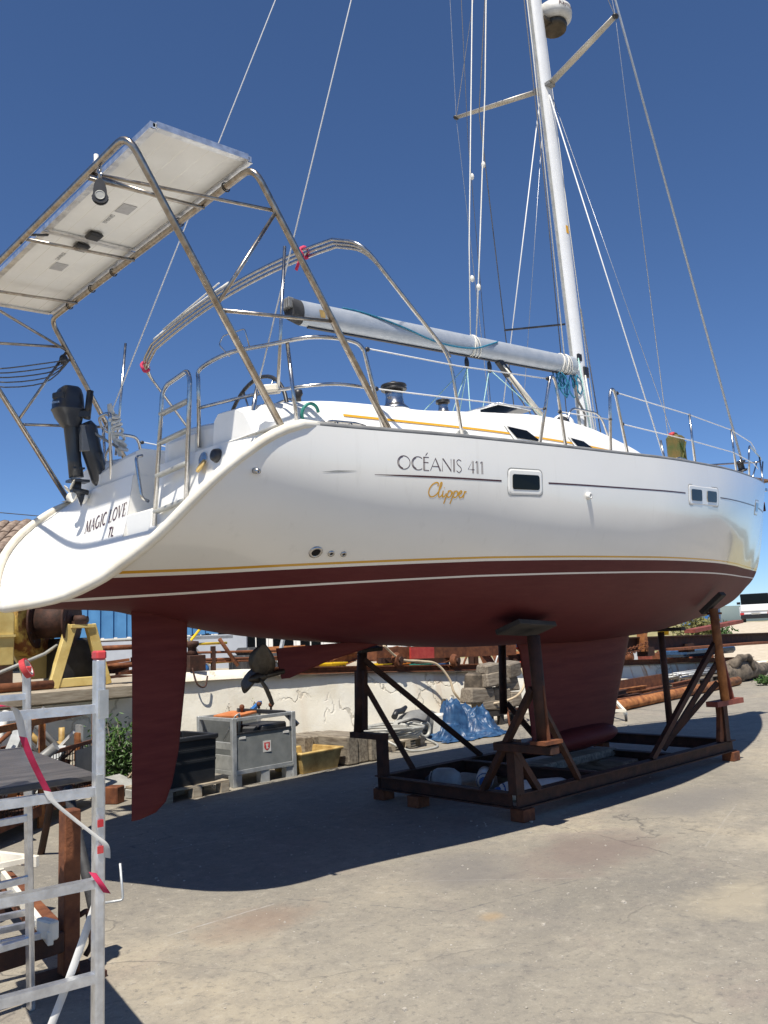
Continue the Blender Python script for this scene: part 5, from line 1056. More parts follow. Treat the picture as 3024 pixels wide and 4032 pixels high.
# wood stack against the wall
rnd = random.Random(21); ws = [((10.05, 4.40, .55), (.66, .30, .26), .05), ((10.62, 4.42, .52), (.44, .30, .24), -.08), ((10.45, 4.36, .80), (.72, .28, .24), .04), ((10.10, 4.50, .78), (.30, .34, .30), .3), ((10.95, 4.40, .95), (.46, .32, .26), .15), ((10.95, 4.45, .68), (.40, .30, .26), -.1), ((10.38, 4.40, 1.00), (.50, .26, .16), .1), ((10.40, 4.38, .34), (.80, .30, .17), .02), ((10.98, 4.40, .40), (.34, .3, .26), .0)]
wlab = ['lower left squared baulk in the wood stack behind the tarpaulin', 'middle right squared baulk in the wood stack behind the tarpaulin', 'long split baulk in the middle of the wood stack', 'gnarled dark stump at the left end of the wood stack', 'grey block on top of the right end of the wood stack', 'block under the top block at the right end of the wood stack', 'thin wedge on top of the middle of the wood stack', 'lowest long baulk of the wood stack, just above its base', 'lowest right block of the wood stack beside the hose']
for k, (c_, d, rz) in enumerate(ws): solo(MB().box(c_, d, M=Matrix.Rotation(rz*1.6+rnd.uniform(-.12, .12), 3, 'Z') @ Matrix.Rotation(rnd.uniform(-.10, .10), 3, 'Y') @ Matrix.Rotation(rnd.uniform(-.10, .10), 3, 'X'), taper=rnd.uniform(.82, 1.0)), 'wood_baulk', 'wood_drift' if k == 3 else 'wood_grey', wlab[k], 'timber', (c_[0], c_[1], c_[2]-d[2]/2), 'stacked baulks behind the tarpaulin', bevel=.025)
bs = thing('wood_rack', 'dark wooden rack carrying the wood stack', 'rack', (10.5, 4.35, 0))
for y in (4.28, 4.52): MB().box((10.5, y, .21), (1.4, .08, .09)).build('bearer', 'wood_dark', bs)
for x in (9.92, 10.5, 11.08):
    for y in (4.28, 4.52): MB().box((x, y, .082), (.10, .08, .165)).build('leg', 'wood_dark', bs)
rs_ = thing('tube_stand', 'rusty tube stand lying in front of the wood stack', 'stand', (10.3, 3.75, 0)); MB().tube([(9.85, 3.6, .45), (9.9, 3.62, .30), (10.6, 3.9, .30), (10.65, 3.95, .0)], .02, 6).build('tube', 'rust', rs_); MB().tube([(9.9, 3.62, .30), (9.85, 3.55, .0)], .02, 6).build('leg', 'rust', rs_)
solo(MB().tube(smooth_path([(8.35, 4.95, 1.50), (8.75, 4.98, 1.25), (9.2, 4.95, 1.19), (9.55, 4.88, 1.12), (9.75, 4.78, .85), (9.80, 4.72, .60), (10.0, 4.65, .42), (10.25, 4.3, .38), (10.6, 4.0, .48), (10.9, 4.0, .70), (11.1, 4.2, .95)], 6), .022, 8), 'hose', 'hose', 'tan hose hanging over the white wall and looping to the wood stack', 'hose', (9.7, 4.7, .4))
# things right of the keel: pipe, steel sections, pallet of pipes, trolley leg, driftwood
solo(MB().tube([(12.2, 3.45, .11), (20.3, 4.45, .11)], .11, 14), 'steel_pipe', 'rust_orange', 'long orange rusty pipe lying on the concrete right of the keel', 'pipe', (16, 3.9, 0))
ch = MB(); ch.beam((12.9, 4.6, .24), (18.0, 5.2, .24), .02, .40); ch.beam((12.9, 4.5, .05), (18.0, 5.1, .05), .24, .02); solo(ch, 'steel_channel', 'rust', 'brown rusty steel channel standing along the foot of the wall', 'steel', (15, 4.8, 0))
solo(MB().ibeam((13.0, 3.95, .08), (18.6, 4.75, .08), .14, .15, .015), 'steel_beam', 'rust_dark', 'dark rusty steel beam lying between the channel and the orange pipe', 'steel', (16, 4.3, 0))
pp2 = thing('pallet', 'stacked grey pallet carrying thin pipes near the far wall', 'pallet', (19.2, 5.2, 0)); pallet(pp2, 19.3, 5.15, 1.9, 1.0, .0, .1, 'wood_grey'); pallet(pp2, 19.3, 5.15, 1.9, 1.0, .15, .1, 'wood_grey')
rnd = random.Random(8)
for k in range(14):
    z = .34+.035*(k//5)+rnd.uniform(0, .01); y = 4.75+.15*(k % 5)+rnd.uniform(-.05, .05); solo(MB().tube([(18.2+rnd.uniform(-.3, .2), y, z), (20.5+rnd.uniform(-.2, .3), y+.2+rnd.uniform(-.12, .12), z+rnd.uniform(0, .04))], .022, 6), 'thin_pipe', 'galvanised' if k % 3 else 'stay_wire', 'thin grey pipe in the bundle lying on the far pallet', 'pipe', (19.2, y, z), 'thin pipes on the far pallet')
dw = MB(); dw.tube(smooth_path([(20.6, 5.0, .20), (21.2, 5.05, .28), (21.9, 5.0, .30), (22.6, 5.05, .26), (23.4, 5.1, .22)], 6), [.20, .24, .27, .29, .28, .26, .27, .30, .31, .30, .28, .27, .27, .28, .27, .25, .24, .24, .23, .22, .21, .20, .19, .18, .17], 14); dw.tube(smooth_path([(21.1, 4.95, .45), (21.4, 4.8, .66), (21.8, 4.75, .58), (22.0, 4.7, .30)], 5), [.10, .11, .12, .12, .11, .10, .10, .10, .09, .09, .08, .08, .07, .06, .05, .04], 10)
for q in range(len(dw.v)): p = V(dw.v[q]); dw.v[q] = tuple(p+V((mn.noise(p*2.1), mn.noise(p*2.3+V((5, 0, 0))), mn.noise(p*2.2+V((0, 7, 0)))))*.10+V((mn.noise(p*7), mn.noise(p*7+V((3, 0, 0))), mn.noise(p*7.5)))*.06)
solo(dw, 'driftwood_log', 'wood_drift', 'gnarled dark driftwood log by the wall on the far right', 'log', (21.8, 5, 0))
tl = thing('trolley', 'cream tube trolley leg on a caster behind the keel', 'trolley', (11.75, 2.6, 0)); MB().beam((11.80, 2.55, .16), (12.6, 3.6, .62), .05, .05).build('leg', 'cream', tl); MB().beam((11.82, 2.56, .18), (11.0, 3.4, .20), .05, .05).build('leg', 'cream', tl)
MB().lathe([(.05, -.02), (.062, -.015), (.062, .015), (.05, .02)], (11.78, 2.53, .062), (.6, -.8, 0), 16).build('caster_wheel', 'dark_rubber', tl); MB().box((11.79, 2.54, .13), (.05, .05, .05)).build('caster_fork', 'galvanised', tl)
# ---------------------------------------------------------------- on the quay platform
PZ = 1.19
wi = thing('winch_machine', 'yellow slipway winch with a rusty flanged drum on the quay', 'winch', (2.6, 5.3, PZ))
def WI(mb, n, m_='machine_yellow', **k): return mb.build(n, m_, wi, **k)
cb = [(2.10, 5.0, 1.50), (2.30, 5.1, 1.50), (2.30, 5.1, 2.13), (2.26, 5.08, 2.24), (2.15, 5.02, 2.32), (1.2, 4.55, 2.32), (1.2, 4.55, 1.50)]
WI(MB().prism([(1.1, 4.86, 1.5), (2.27, 5.02, 1.5), (2.27, 5.02, 2.10), (2.22, 5.015, 2.22), (2.10, 5.0, 2.30), (1.1, 4.86, 2.30)], (0, .55, 0)), 'cabinet', bevel=.015); WI(MB().beam((1.1, 4.845, 1.86), (2.27, 5.005, 1.86), .03, .03), 'cabinet_rib'); WI(MB().box((1.7, 5.3, 1.345), (1.1, .6, .31)), 'cabinet_base', 'rust_dark')
WI(MB().lathe([(.42, 0), (.46, .05), (.46, .40), (.42, .45)], (2.48, 5.85, 2.05), (.55, -.83, 0), 26), 'gear_drum', 'machine_rusty_yellow')
WI(MB().prism([(2.62, 5.60, 2.02), (2.42, 5.58, 1.69), (2.56, 5.60, 1.48), (2.62, 5.60, 1.30), (3.06, 5.64, 1.30), (2.90, 5.62, 1.62), (2.84, 5.62, 2.04)], (0.02, .16, 0)), 'bearing_bracket', bevel=.012); WI(MB().box((2.74, 5.68, 2.08), (.22, .16, .08)), 'bearing_cap', 'machine_yellow', bevel=.01)
ax_ = V((.72, -.69, 0)).normalized(); dc = V((3.06, 5.16, 2.04))
WI(MB().lathe([(.22, -.5), (.22, .0)], dc, ax_, 24), 'drum', 'rust_dark')
for o in (-.46, -.02):
    WI(MB().lathe([(.335, -.015), (.345, -.01), (.345, .01), (.335, .015)], dc+ax_*o, ax_, 36), 'flange', 'rust_dark')
    u_ = V((0, 0, 1)); w__ = ax_.cross(u_)
    for k in range(12): a = 2*math.pi*k/12; WI(MB().lathe([(.016, 0), (.016, .004)], dc+ax_*(o+.015)+(u_*math.sin(a)+w__*math.cos(a))*.295, ax_, 8), 'bolt_hole', 'black_plastic')
WI(MB().lathe([(.06, 0), (.06, .14), (.045, .15), (.045, .19)], dc+ax_*.0, ax_, 14), 'axle', 'rust_dark')
for pa, pb_ in (((2.74, 5.02, PZ), (2.98, 5.04, 1.97)), ((3.47, 5.08, PZ), (3.24, 5.06, 1.97))): WI(MB().beam(pa, pb_, .13, .10, (0, 1, 0)), 'stand_leg', bevel=.008)
WI(MB().beam((2.95, 5.04, 1.955), (3.27, 5.06, 1.955), .15, .05), 'stand_head', bevel=.006); WI(MB().beam((2.78, 5.03, PZ+.06), (3.44, 5.07, PZ+.06), .10, .11), 'stand_foot', bevel=.006); WI(MB().box((3.15, 5.5, 1.5), (.5, .5, .62)), 'gearbox', 'black_plastic', bevel=.03); WI(MB().box((3.08, 5.03, 2.0), (.16, .12, .05)), 'bearing_block', 'rust_dark')
solo(MB().tube([(1.75, 4.75, 1.36), (2.0, 4.78, 1.42), (2.62, 4.98, 1.62), (2.95, 5.3, 1.75)], .022, 7), 'winch_cable', 'grey_light', 'grey steel cable running from the winch drum to the lower left', 'cable', (2.2, 4.8, 1.4))
solo(MB().tube([(3.3, 5.4, 1.76), (4.4, 5.35, 1.76)], .02, 7), 'winch_cable', 'grey_light', 'grey steel cable running right from the winch behind the rudder', 'cable', (3.8, 5.4, 1.74))
solo(MB().tube([(1.0, 4.55, 1.25), (2.62, 4.72, 1.25)], .055, 10), 'steel_pipe', 'rust', 'rusty pipe lying along the quay edge below the yellow cabinet', 'pipe', (1.8, 4.6, 1.19))
# heap of rusty steel beside the winch
rnd = random.Random(31)
for k in range(12):
    x = 3.55+.085*k; y = 5.2+rnd.uniform(-.1, .4); z = 1.23+rnd.uniform(0, .30); a = rnd.uniform(-.5, .5)
    solo(MB().beam((x-.2, y, z), (x+.2*math.cos(a), y+.2*math.sin(a), z+rnd.uniform(-.04, .06)), rnd.uniform(.05, .12), rnd.uniform(.03, .08)), 'rusty_scrap', 'rust' if k % 3 else 'rust_dark', 'rusty steel offcut in the heap right of the winch', 'scrap', (x, y, z), 'rusty offcuts heaped beside the winch')
for z, lb in ((1.66, 'upper'), (1.42, 'lower')): solo(MB().tube([(3.4, 5.3, z), (4.6, 5.35, z)], .035, 8), 'steel_pipe', 'rust', lb+' rusty pipe sticking out behind the rudder', 'pipe', (4.0, 5.3, z-.04))
# blue shed with pale base and neighbouring white building
sh2 = thing('blue_shed', 'bright blue ribbed sheet metal shed beyond the winch', 'shed', (6.6, 11.8, 1.1))
for k in range(14): x = 5.6+.20*k; MB().box((x, 12.0-.93*(x-5.6), 2.43), (.185, .06, 1.14), rz=-.75).build('panel', 'blue_sheet', sh2)
MB().box((6.9, 10.85, 2.43), (3.8, .04, 1.1), rz=-.75).build('sheet_back', 'blue_sheet', sh2); MB().beam((5.3, 12.3, 1.48), (8.5, 9.3, 1.48), .12, .72).build('plinth', 'house_grey', sh2)
hw = thing('white_building', 'white building with dark windows seen under the hull', 'building', (13, 18, 1.0))
A, B = V((9.6, 21.4, 1)), V((16.2, 15.6, 1)); dd = (B-A).normalized(); nn = V((-dd.y, dd.x, 0))
def HW(mb, n, m_, par=None): return mb.build(n, m_, par or hw)
HW(MB().beam(A+V((0, 0, 2.2))+nn*2, B+V((0, 0, 2.2))+nn*2, 4.0, 4.6), 'wall', 'house_white'); HW(MB().beam(B+V((0, 0, 2.2))+dd*.02+nn*2, B+dd*3+V((0, 0, 2.2))+nn*2, 3.7, 4.6), 'wing', 'house_white')
for t in (.40, .50, .60, .70, .80, .90):
    c_ = A.lerp(B, t)-nn*.02; wf = HW(MB().beam(c_-dd*.40+V((0, 0, 1.05)), c_+dd*.40+V((0, 0, 1.05)), .06, 1.35), 'window', 'house_white'); HW(MB().beam(c_-dd*.33+V((0, 0, 1.05))-nn*.035, c_-dd*.02+V((0, 0, 1.05))-nn*.035, .02, 1.2), 'pane', 'window', wf); HW(MB().beam(c_+dd*.02+V((0, 0, 1.05))-nn*.035, c_+dd*.33+V((0, 0, 1.05))-nn*.035, .02, 1.2), 'pane', 'window', wf)
# pipe railing and junk between winch and skeg
rl = thing('pipe_railing', 'rusty pipe railing on the quay behind the propeller', 'railing', (5.4, 5.3, 1.15))
for z in (1.54, 1.44, 1.405): MB().tube([(4.75, 5.12, z), (7.4, 5.35, z-.06)], .018, 6).build('rail', 'rust', rl)
MB().box((5.14, 5.15, 1.42), (.06, .05, .40)).build('post', 'rust_dark', rl); MB().tube([(5.22, 5.1, 1.72), (5.54, 5.12, 1.32)], .03, 7).build('stay', 'rust', rl); MB().box((6.6, 5.3, 1.35), (.06, .05, .34)).build('post', 'rust_dark', rl)
bb_ = thing('bollard_block', 'rusty bollard block on the wall end right of the rudder', 'bollard', (4.65, 4.85, 1.28)); MB().box((4.62, 4.85, 1.40), (.26, .3, .22)).build('block', 'rust_dark', bb_, bevel=.01); MB().lathe([(.09, 0), (.06, .06), (.06, .10), (.10, .14), (.09, .19), (0, .20)], (4.62, 4.85, 1.51), (0, 0, 1), 14).build('head', 'rust_dark', bb_)
MB().tube(smooth_path([(4.52, 4.68, 1.34), (4.55, 4.60, 1.12), (4.66, 4.59, 1.08), (4.72, 4.62, 1.22)], 5), .012, 6).build('chain_loop', 'rust_dark', bb_)
for k, (a, b, lb) in enumerate((((4.75, 5.9, 1.66), (6.1, 6.3, 1.66), 'upper yellow pipe leaning behind the railing'), ((5.0, 5.9, 1.36), (6.5, 6.4, 1.36), 'lower yellow pipe leaning behind the railing'), ((5.0, 5.9, 1.5), (5.5, 6.1, 1.9), 'short yellow pipe rising behind the railing'))): solo(MB().tube([a, b], .022, 7), 'yellow_pipe', 'paint_yellow', lb, 'pipe', a)
for k, (a, b, lb) in enumerate((((4.8, 6.3, 1.76), (6.4, 6.6, 1.76), 'flat grey ladder rail lying across the railing'), ((6.9, 6.0, 1.3), (7.2, 6.1, 2.0), 'grey pole leaning behind the skeg'), ((5.2, 6.0, 1.75), (5.75, 6.1, 1.15), 'steep grey pole behind the rusty stay'))): solo(MB().beam(a, b, .05, .05), 'grey_bar', 'galvanised', lb, 'pole', a)
solo(MB().ell((4.95, 5.2, 1.30), (.14, .1, .1), 12, 8), 'blue_buoy', 'paint_blue', 'blue plastic float on the quay next to the rusty bollard block', 'float', (4.95, 5.2, 1.2))
solo(MB().box((6.9, 6.3, 1.30), (1.3, .5, .30)).box((6.6, 6.3, 1.5), (.5, .45, .14)), 'dark_dinghy', 'dark_rubber', 'dark inflatable shape on the quay behind the propeller', 'dinghy', (6.9, 6.3, 1.1), bevel=.08)
solo(MB().lathe([(.045, 0), (.05, .12), (.03, .16), (.03, .20)], (6.35, 5.35, 1.15), (.15, 0, 1), 12), 'bottle', 'grey_light', 'grey bottle standing on the quay above the propeller', 'bottle', (6.35, 5.35, 1.15))
# rusty slipway trolley, wheels, and coloured crates behind the far cradle posts
ty = thing('slipway_trolley', 'rusty slipway trolley with flanged wheels on the rail', 'trolley', (10, 5.4, 1.05))
MB().beam((8.3, 5.25, 1.36), (12.6, 5.65, 1.26), .3, .22).build('chassis', 'rust', ty); MB().beam((9.1, 5.08, 1.34), (9.75, 5.14, 1.32), .04, .20).build('side_plate', 'paint_red', ty); MB().beam((8.35, 5.07, 1.24), (9.0, 5.13, 1.22), .08, .10).build('axle_box', 'rust_dark', ty)
for x in (8.72, 10.33, 11.9): MB().lathe([(.11, -.05), (.125, -.045), (.125, -.02), (.10, -.015), (.10, .05)], (x, 5.0+(x-8.7)*.085, top_z(x)+.20), (.1, -1, 0), 20).build('wheel', 'rust', ty); MB().lathe([(.05, 0), (.05, .05)], (x, 4.96+(x-8.7)*.085, top_z(x)+.20), (.1, -1, 0), 12).build('hub', 'rust_dark', ty)
solo(MB().beam((10.9, 6.1, 1.45), (14.0, 6.4, 1.38), .5, .30), 'red_hull', 'paint_red', 'red boat hull side behind the slipway trolley', 'boat', (12, 6.2, 1.1), bevel=.05); solo(MB().beam((13.2, 6.0, 1.42), (15.5, 6.2, 1.36), .4, .26), 'blue_hull', 'paint_blue', 'blue boat hull side next to the red hull', 'boat', (14.2, 6.1, 1.1), bevel=.05)
for k, (x, y, m_, lb) in enumerate(((8.0, 5.9, 'paint_yellow', 'yellow fish crate under the trolley, leftmost of the crates'), (9.05, 5.75, 'paint_yellow', 'yellow fish crate marked with black print under the trolley'), (9.42, 5.78, 'paint_orange', 'orange fish crate next to the printed yellow crate'), (10.1, 5.85, 'paint_green', 'green fish crate left of the blue crate under the trolley'), (10.6, 5.9, 'paint_blue', 'blue fish crate under the middle of the trolley'), (13.3, 5.75, 'paint_red', 'small red crate by the wood stack'), (13.9, 5.8, 'paint_green', 'small green crate right of the small red crate'))):
    cr_ = thing('fish_crate', lb, 'crate', (x, y, 1.0), 'fish crates on the quay'); m_b = MB(); open_box(m_b, x, y, top_z(x), .34, .3, .15, 1.04, .02, .08, .02); m_b.build('crate_shell', [m_, m_], cr_)
    for q in range(4): MB().box((x-.12+.08*q, y-.158, top_z(x)+.07), (.05, .006, .05)).build('slot', 'black_plastic', cr_) if k not in (1,) else None
    if k == 1:
        v, f = text_mesh('X12', .07); m_b = MB(); m_b.add([(x-.08+p[0], y-.163, top_z(x)+.05+p[1]) for p in v], f); m_b.build('print', 'black_plastic', cr_)
# long rusty beams and trailer on the right
bt_ = thing('beam_trailer', 'long rusty steel trailer beam with chains on the right of the keel', 'trailer', (17, 5.7, .6))
def BT(mb, n, m_='rust', **k): return mb.build(n, m_, bt_, **k)
BT(MB().ibeam((13.6, 5.45, 1.24), (31, 6.35, .98), .25, .36, .03), 'main_beam', 'rust_dark'); BT(MB().beam((13.4, 5.22, 1.20), (15.0, 5.30, 1.19), .06, .42), 'red_plate', 'rust_red'); BT(MB().beam((15.2, 5.25, .95), (15.2, 5.25, 1.55), .18, .10), 'stub_post', 'rust_orange'); BT(MB().beam((17.6, 5.5, 1.0), (17.6, 5.5, 1.44), .22, .12), 'stub_post', 'rust_orange')
BT(MB().beam((17.9, 5.6, 1.40), (16.6, 5.9, 2.25), .16, .14), 'leaning_post', 'rust'); BT(MB().beam((14.6, 5.7, 1.4), (14.9, 5.7, 2.0), .16, .14), 'leaning_post', 'rust'); BT(MB().beam((15.6, 5.7, 1.4), (15.6, 5.7, 1.9), .5, .4), 'box_section', 'rust')
for x in (13.8, 15.8, 18.0, 20.3): BT(MB().box((x, 5.45+(x-13.6)*.05, .98), (.34, .3, .22)), 'bogie', 'rust_dark')
for a in (0, .10):
    m_ = MB()
    for k in range(26):
        t = k/25; c_ = V((15.25+2.3*t, 5.24+.12*t, 1.22-a-.13*math.sin(math.pi*t))); ax2 = (0, 1, 0) if k % 2 else (0, 0, 1)
        m_.tube([c_+(V((.055*math.cos(q), .03*math.sin(q), 0)) if k % 2 else V((.055*math.cos(q), 0, .03*math.sin(q)))) for q in np.linspace(0, 2*math.pi, 9)[:-1]], .011, 4, closed=True)
    BT(m_, 'chain', 'rust')
BT(MB().beam((18.6, 5.35, 1.0), (25, 5.7, .95), .5, .06), 'deck_plate', 'rust'); BT(MB().beam((20.6, 5.8, 1.42), (24.5, 6.2, 1.62), .3, .10), 'ramp_plate', 'rust_red')
solo(MB().beam((21.0, 6.6, .82), (25, 7.0, .78), .8, .25), 'folded_tarp', 'tarp_blue', 'blue sheet folded under the trailer beam at far right', 'tarpaulin', (23, 6.8, .5), bevel=.08)
solo(MB().lathe([(.13, 0), (.17, .30), (.18, .31), (.18, .34)], (19.1, 5.75, 1.36), (0, 0, 1), 14), 'bucket', 'paint_yellow', 'yellow bucket upside on the rusty trailer beam', 'bucket', (19.1, 5.75, 1.36))
for k, (c_, d, m_, lb) in enumerate((((14.2, 6.4, 1.5), (.5, .4, .25), 'paint_orange', 'orange box behind the red plate of the trailer'), ((13.5, 6.3, 1.55), (.6, .4, .35), 'paint_blue', 'blue box behind the left end of the trailer'), ((16.3, 6.2, 1.45), (.9, .4, .12), 'stay_wire', 'grey bundle behind the chain on the trailer'))): solo(MB().box(c_, d), 'storage_box', m_, lb, 'box', (c_[0], c_[1], c_[2]-d[2]/2), bevel=.02)
# tiled roof shed, left, and the overhead wire
rs2 = thing('tiled_shed', 'old shed with a grey-brown tiled roof behind the stern', 'shed', (4.5, 17.5, 1.1))
MB().box((3.2, 18.6, 2.2), (6.6, 4.0, 2.3), rz=-.78).build('wall', 'wood_dark', rs2)
u_ = V((.715, -.70, 0)); s_ = V((.60, .62, .50)); e0 = V((1.0, 17.9, 3.35))
rfb = MB(); rfb.prism([e0, e0+u_*7.1, e0+u_*7.1+s_*3.4, e0+s_*3.4], (0, 0, -.1)); rfb.build('roof', 'tile_roof', rs2)
tm_ = None
for i in range(24):
    for j in range(9):
        p0 = e0+u_*(.1+.29*i)+s_*(.36*j)+V((0, 0, .03)); p1 = p0+s_*.42+V((0, 0, -.012))
        if tm_ is None:
            ob = MB().tube([V((0, 0, 0)), p1-p0], .13, 6, sq=(.45, 1)).build('tile', 'tile_roof'); ob.parent = rs2; tm_ = ob.data; ob.location = p0-V((4.5, 17.5, 1.1))
        else:
            ob = bpy.data.objects.new('tile', tm_); COL.objects.link(ob); ob.parent = rs2; ob.location = p0-V((4.5, 17.5, 1.1))+V((0, 0, random.uniform(-.015, .015)))
solo(MB().tube(smooth_path([(2.0, 19.0, 5.9), (6.9, 16.3, 5.15), (12, 13.5, 4.9)], 6), .012, 5), 'overhead_wire', 'black_plastic', 'thin black wire hanging above the tiled shed roof', 'wire', (6.9, 16.3, 5.1))
# vehicle, containers and shrubs on the bank
vh = thing('pickup_truck', 'white pickup truck with a black rear window parked on the bank', 'truck', (60.9, 21.9, 1.42))
d1 = V((.92, .39, 0)).normalized(); d2 = V((-d1.y, d1.x, 0)); vc = V((58.2, 20.35, 1.40)); VM = Matrix((d1, d2, V((0, 0, 1)))).transposed()
def VB(c_, d, n, m_, **k): return MB().box(vc+VM @ (V(c_)*1.12), tuple(q*1.12 for q in d), M=VM).build(n, m_, vh, **k)
VB((1.5, 0, .75), (3.6, 1.85, .6), 'bed', 'car_white', bevel=.05); VB((3.6, 0, 1.1), (1.9, 1.75, 1.5), 'cab', 'car_black', bevel=.12); VB((-.32, 0, .98), (.06, 1.7, .42), 'tailgate', 'car_white', bevel=.03); VB((-.30, 0, .45), (.12, 1.75, .28), 'bumper', 'car_black', bevel=.03); VB((.6, 0, 1.55), (.06, 1.6, .6), 'rear_window', 'window'); VB((2.6, 0, 1.78), (2.6, 1.7, .25), 'canopy', 'car_black', bevel=.06)
for y in (-.78, .78): VB((-.34, y, .62), (.04, .22, .14), 'tail_lamp', 'red_lamp'); VB((-.36, 0, .62), (.02, .52, .11), 'number_plate', 'white_plastic')
for x, y in ((.4, -.85), (.4, .85), (3.9, -.85), (3.9, .85)): MB().lathe([(.25, -.1), (.34, -.09), (.34, .09), (.25, .1)], vc+VM @ V((x, y, .34)), d2, 16).build('wheel', 'dark_rubber', vh)
for y in (1.02,): VB((3.0, y, 1.35), (.15, .22, .16), 'mirror', 'car_black')
solo(MB().box((57.5, 24.0, 2.2), (4, 2.4, 1.6), rz=.4), 'blue_container', 'paint_blue', 'dark blue container beside the truck on the bank', 'container', (57.5, 24, 1.4)); solo(MB().box((50, 23.6, 1.75), (5, .3, 1.6), rz=.2), 'white_wall', 'house_white', 'low white wall left of the blue container', 'wall', (50, 23.6, 1))
def shrub(name, label, cat, base, rad, n, size, mat, stems=5, seed=1, group=None):
    rn = random.Random(seed); t = thing(name, label, cat, base, group); lm = MB(); b = V(base); sm = MB()
    tips = []
    for s in range(stems):
        a = rn.uniform(0, 6.28); q = b+V((math.cos(a)*rad[0]*.7*rn.random(), math.sin(a)*rad[1]*.7*rn.random(), rad[2]*rn.uniform(.7, 1.9))); sm.tube([b+V((math.cos(a)*.05, math.sin(a)*.05, 0)), b.lerp(q, .5)+V((rn.uniform(-.05, .05), 0, 0)), q], [.012, .008, .003], 5); tips.append(q)
    for k in range(n):
        q = rn.choice(tips); t_ = rn.random()**.7; c_ = b.lerp(q, .15+.85*t_)+V((rn.gauss(0, rad[0]*.30), rn.gauss(0, rad[1]*.30), rn.gauss(0, rad[2]*.14)))
        if c_.z < b.z+.02: c_.z = b.z+.02+rn.random()*.05
        d = V((rn.uniform(-1, 1), rn.uniform(-1, 1), rn.uniform(-.2, 1))).normalized(); s = d.cross(V((rn.uniform(-1, 1), rn.uniform(-1, 1), rn.uniform(-1, 1)))).normalized(); L = size*rn.uniform(.6, 1.3)
        nn_ = d.cross(s)*L*.12
        lm.add([c_, c_+d*L*.45+s*L*.2+nn_, c_+d*L, c_+d*L*.45-s*L*.2+nn_], [(0, 1, 2, 3)])
    lo = lm.build('leaves', mat, t); sm.build('stems', 'wood_grey', t); return t
shrub('green_shrub', 'leafy green shrub growing against the wall left of the rudder', 'shrub', (3.18, 4.18, 0), (.42, .25, .42), 1500, .075, 'leaf', 9, 5)
shrub('bank_shrub', 'pale green bush on the bank behind the forward prop', 'shrub', (27.0, 9.0, .85), (1.3, .8, .6), 1400, .16, 'leaf_dry', 9, 6); shrub('bank_shrub', 'darker low bush right of the pale bush on the bank', 'shrub', (28.2, 8.6, .8), (.9, .7, .40), 900, .16, 'leaf', 7, 8)
shrub('weed_clump', 'small green weeds at the far right edge of the concrete', 'weeds', (20.3, 3.75, 0), (.30, .25, .12), 300, .10, 'leaf', 5, 11); shrub('wall_weed', 'dry weed growing out of the white wall behind the stillage', 'weeds', (5.45, 4.62, .55), (.10, .06, .14), 60, .05, 'leaf_dry', 3, 14); shrub('wall_weed', 'brown weed growing out of the wall behind the propeller', 'weeds', (5.0, 4.60, .52), (.05, .04, .16), 30, .04, 'wood_drift', 2, 15)
# broken slabs and a rusty angle beside the rudder
solo(MB().box((2.98, 3.72, .12), (.42, .34, .05), M=Matrix.Rotation(.4, 3, 'Z') @ Matrix.Rotation(R(18), 3, 'X')), 'slab', 'grey_light', 'tilted grey slab leaning below the green shrub', 'slab', (2.98, 3.72, 0)); solo(MB().box((3.12, 3.35, .05), (.36, .22, .10), rz=.2), 'concrete_block', 'grey_light', 'pale concrete block on the ground left of the rudder tip', 'block', (3.12, 3.35, 0), bevel=.01)
solo(MB().box((2.72, 3.25, .09), (.16, .16, .18), rz=.6), 'rusty_block', 'rust', 'rusty square block beside the ladder post', 'block', (2.72, 3.25, 0), bevel=.01)
solo(MB().tube(smooth_path([(3.0, 3.5, .2), (3.06, 3.42, .30), (3.10, 3.40, .22), (3.06, 3.44, .14)], 5), .010, 6), 'hose_loop', 'hose', 'small loop of pale hose on the tilted slab', 'hose', (3.05, 3.45, .1))

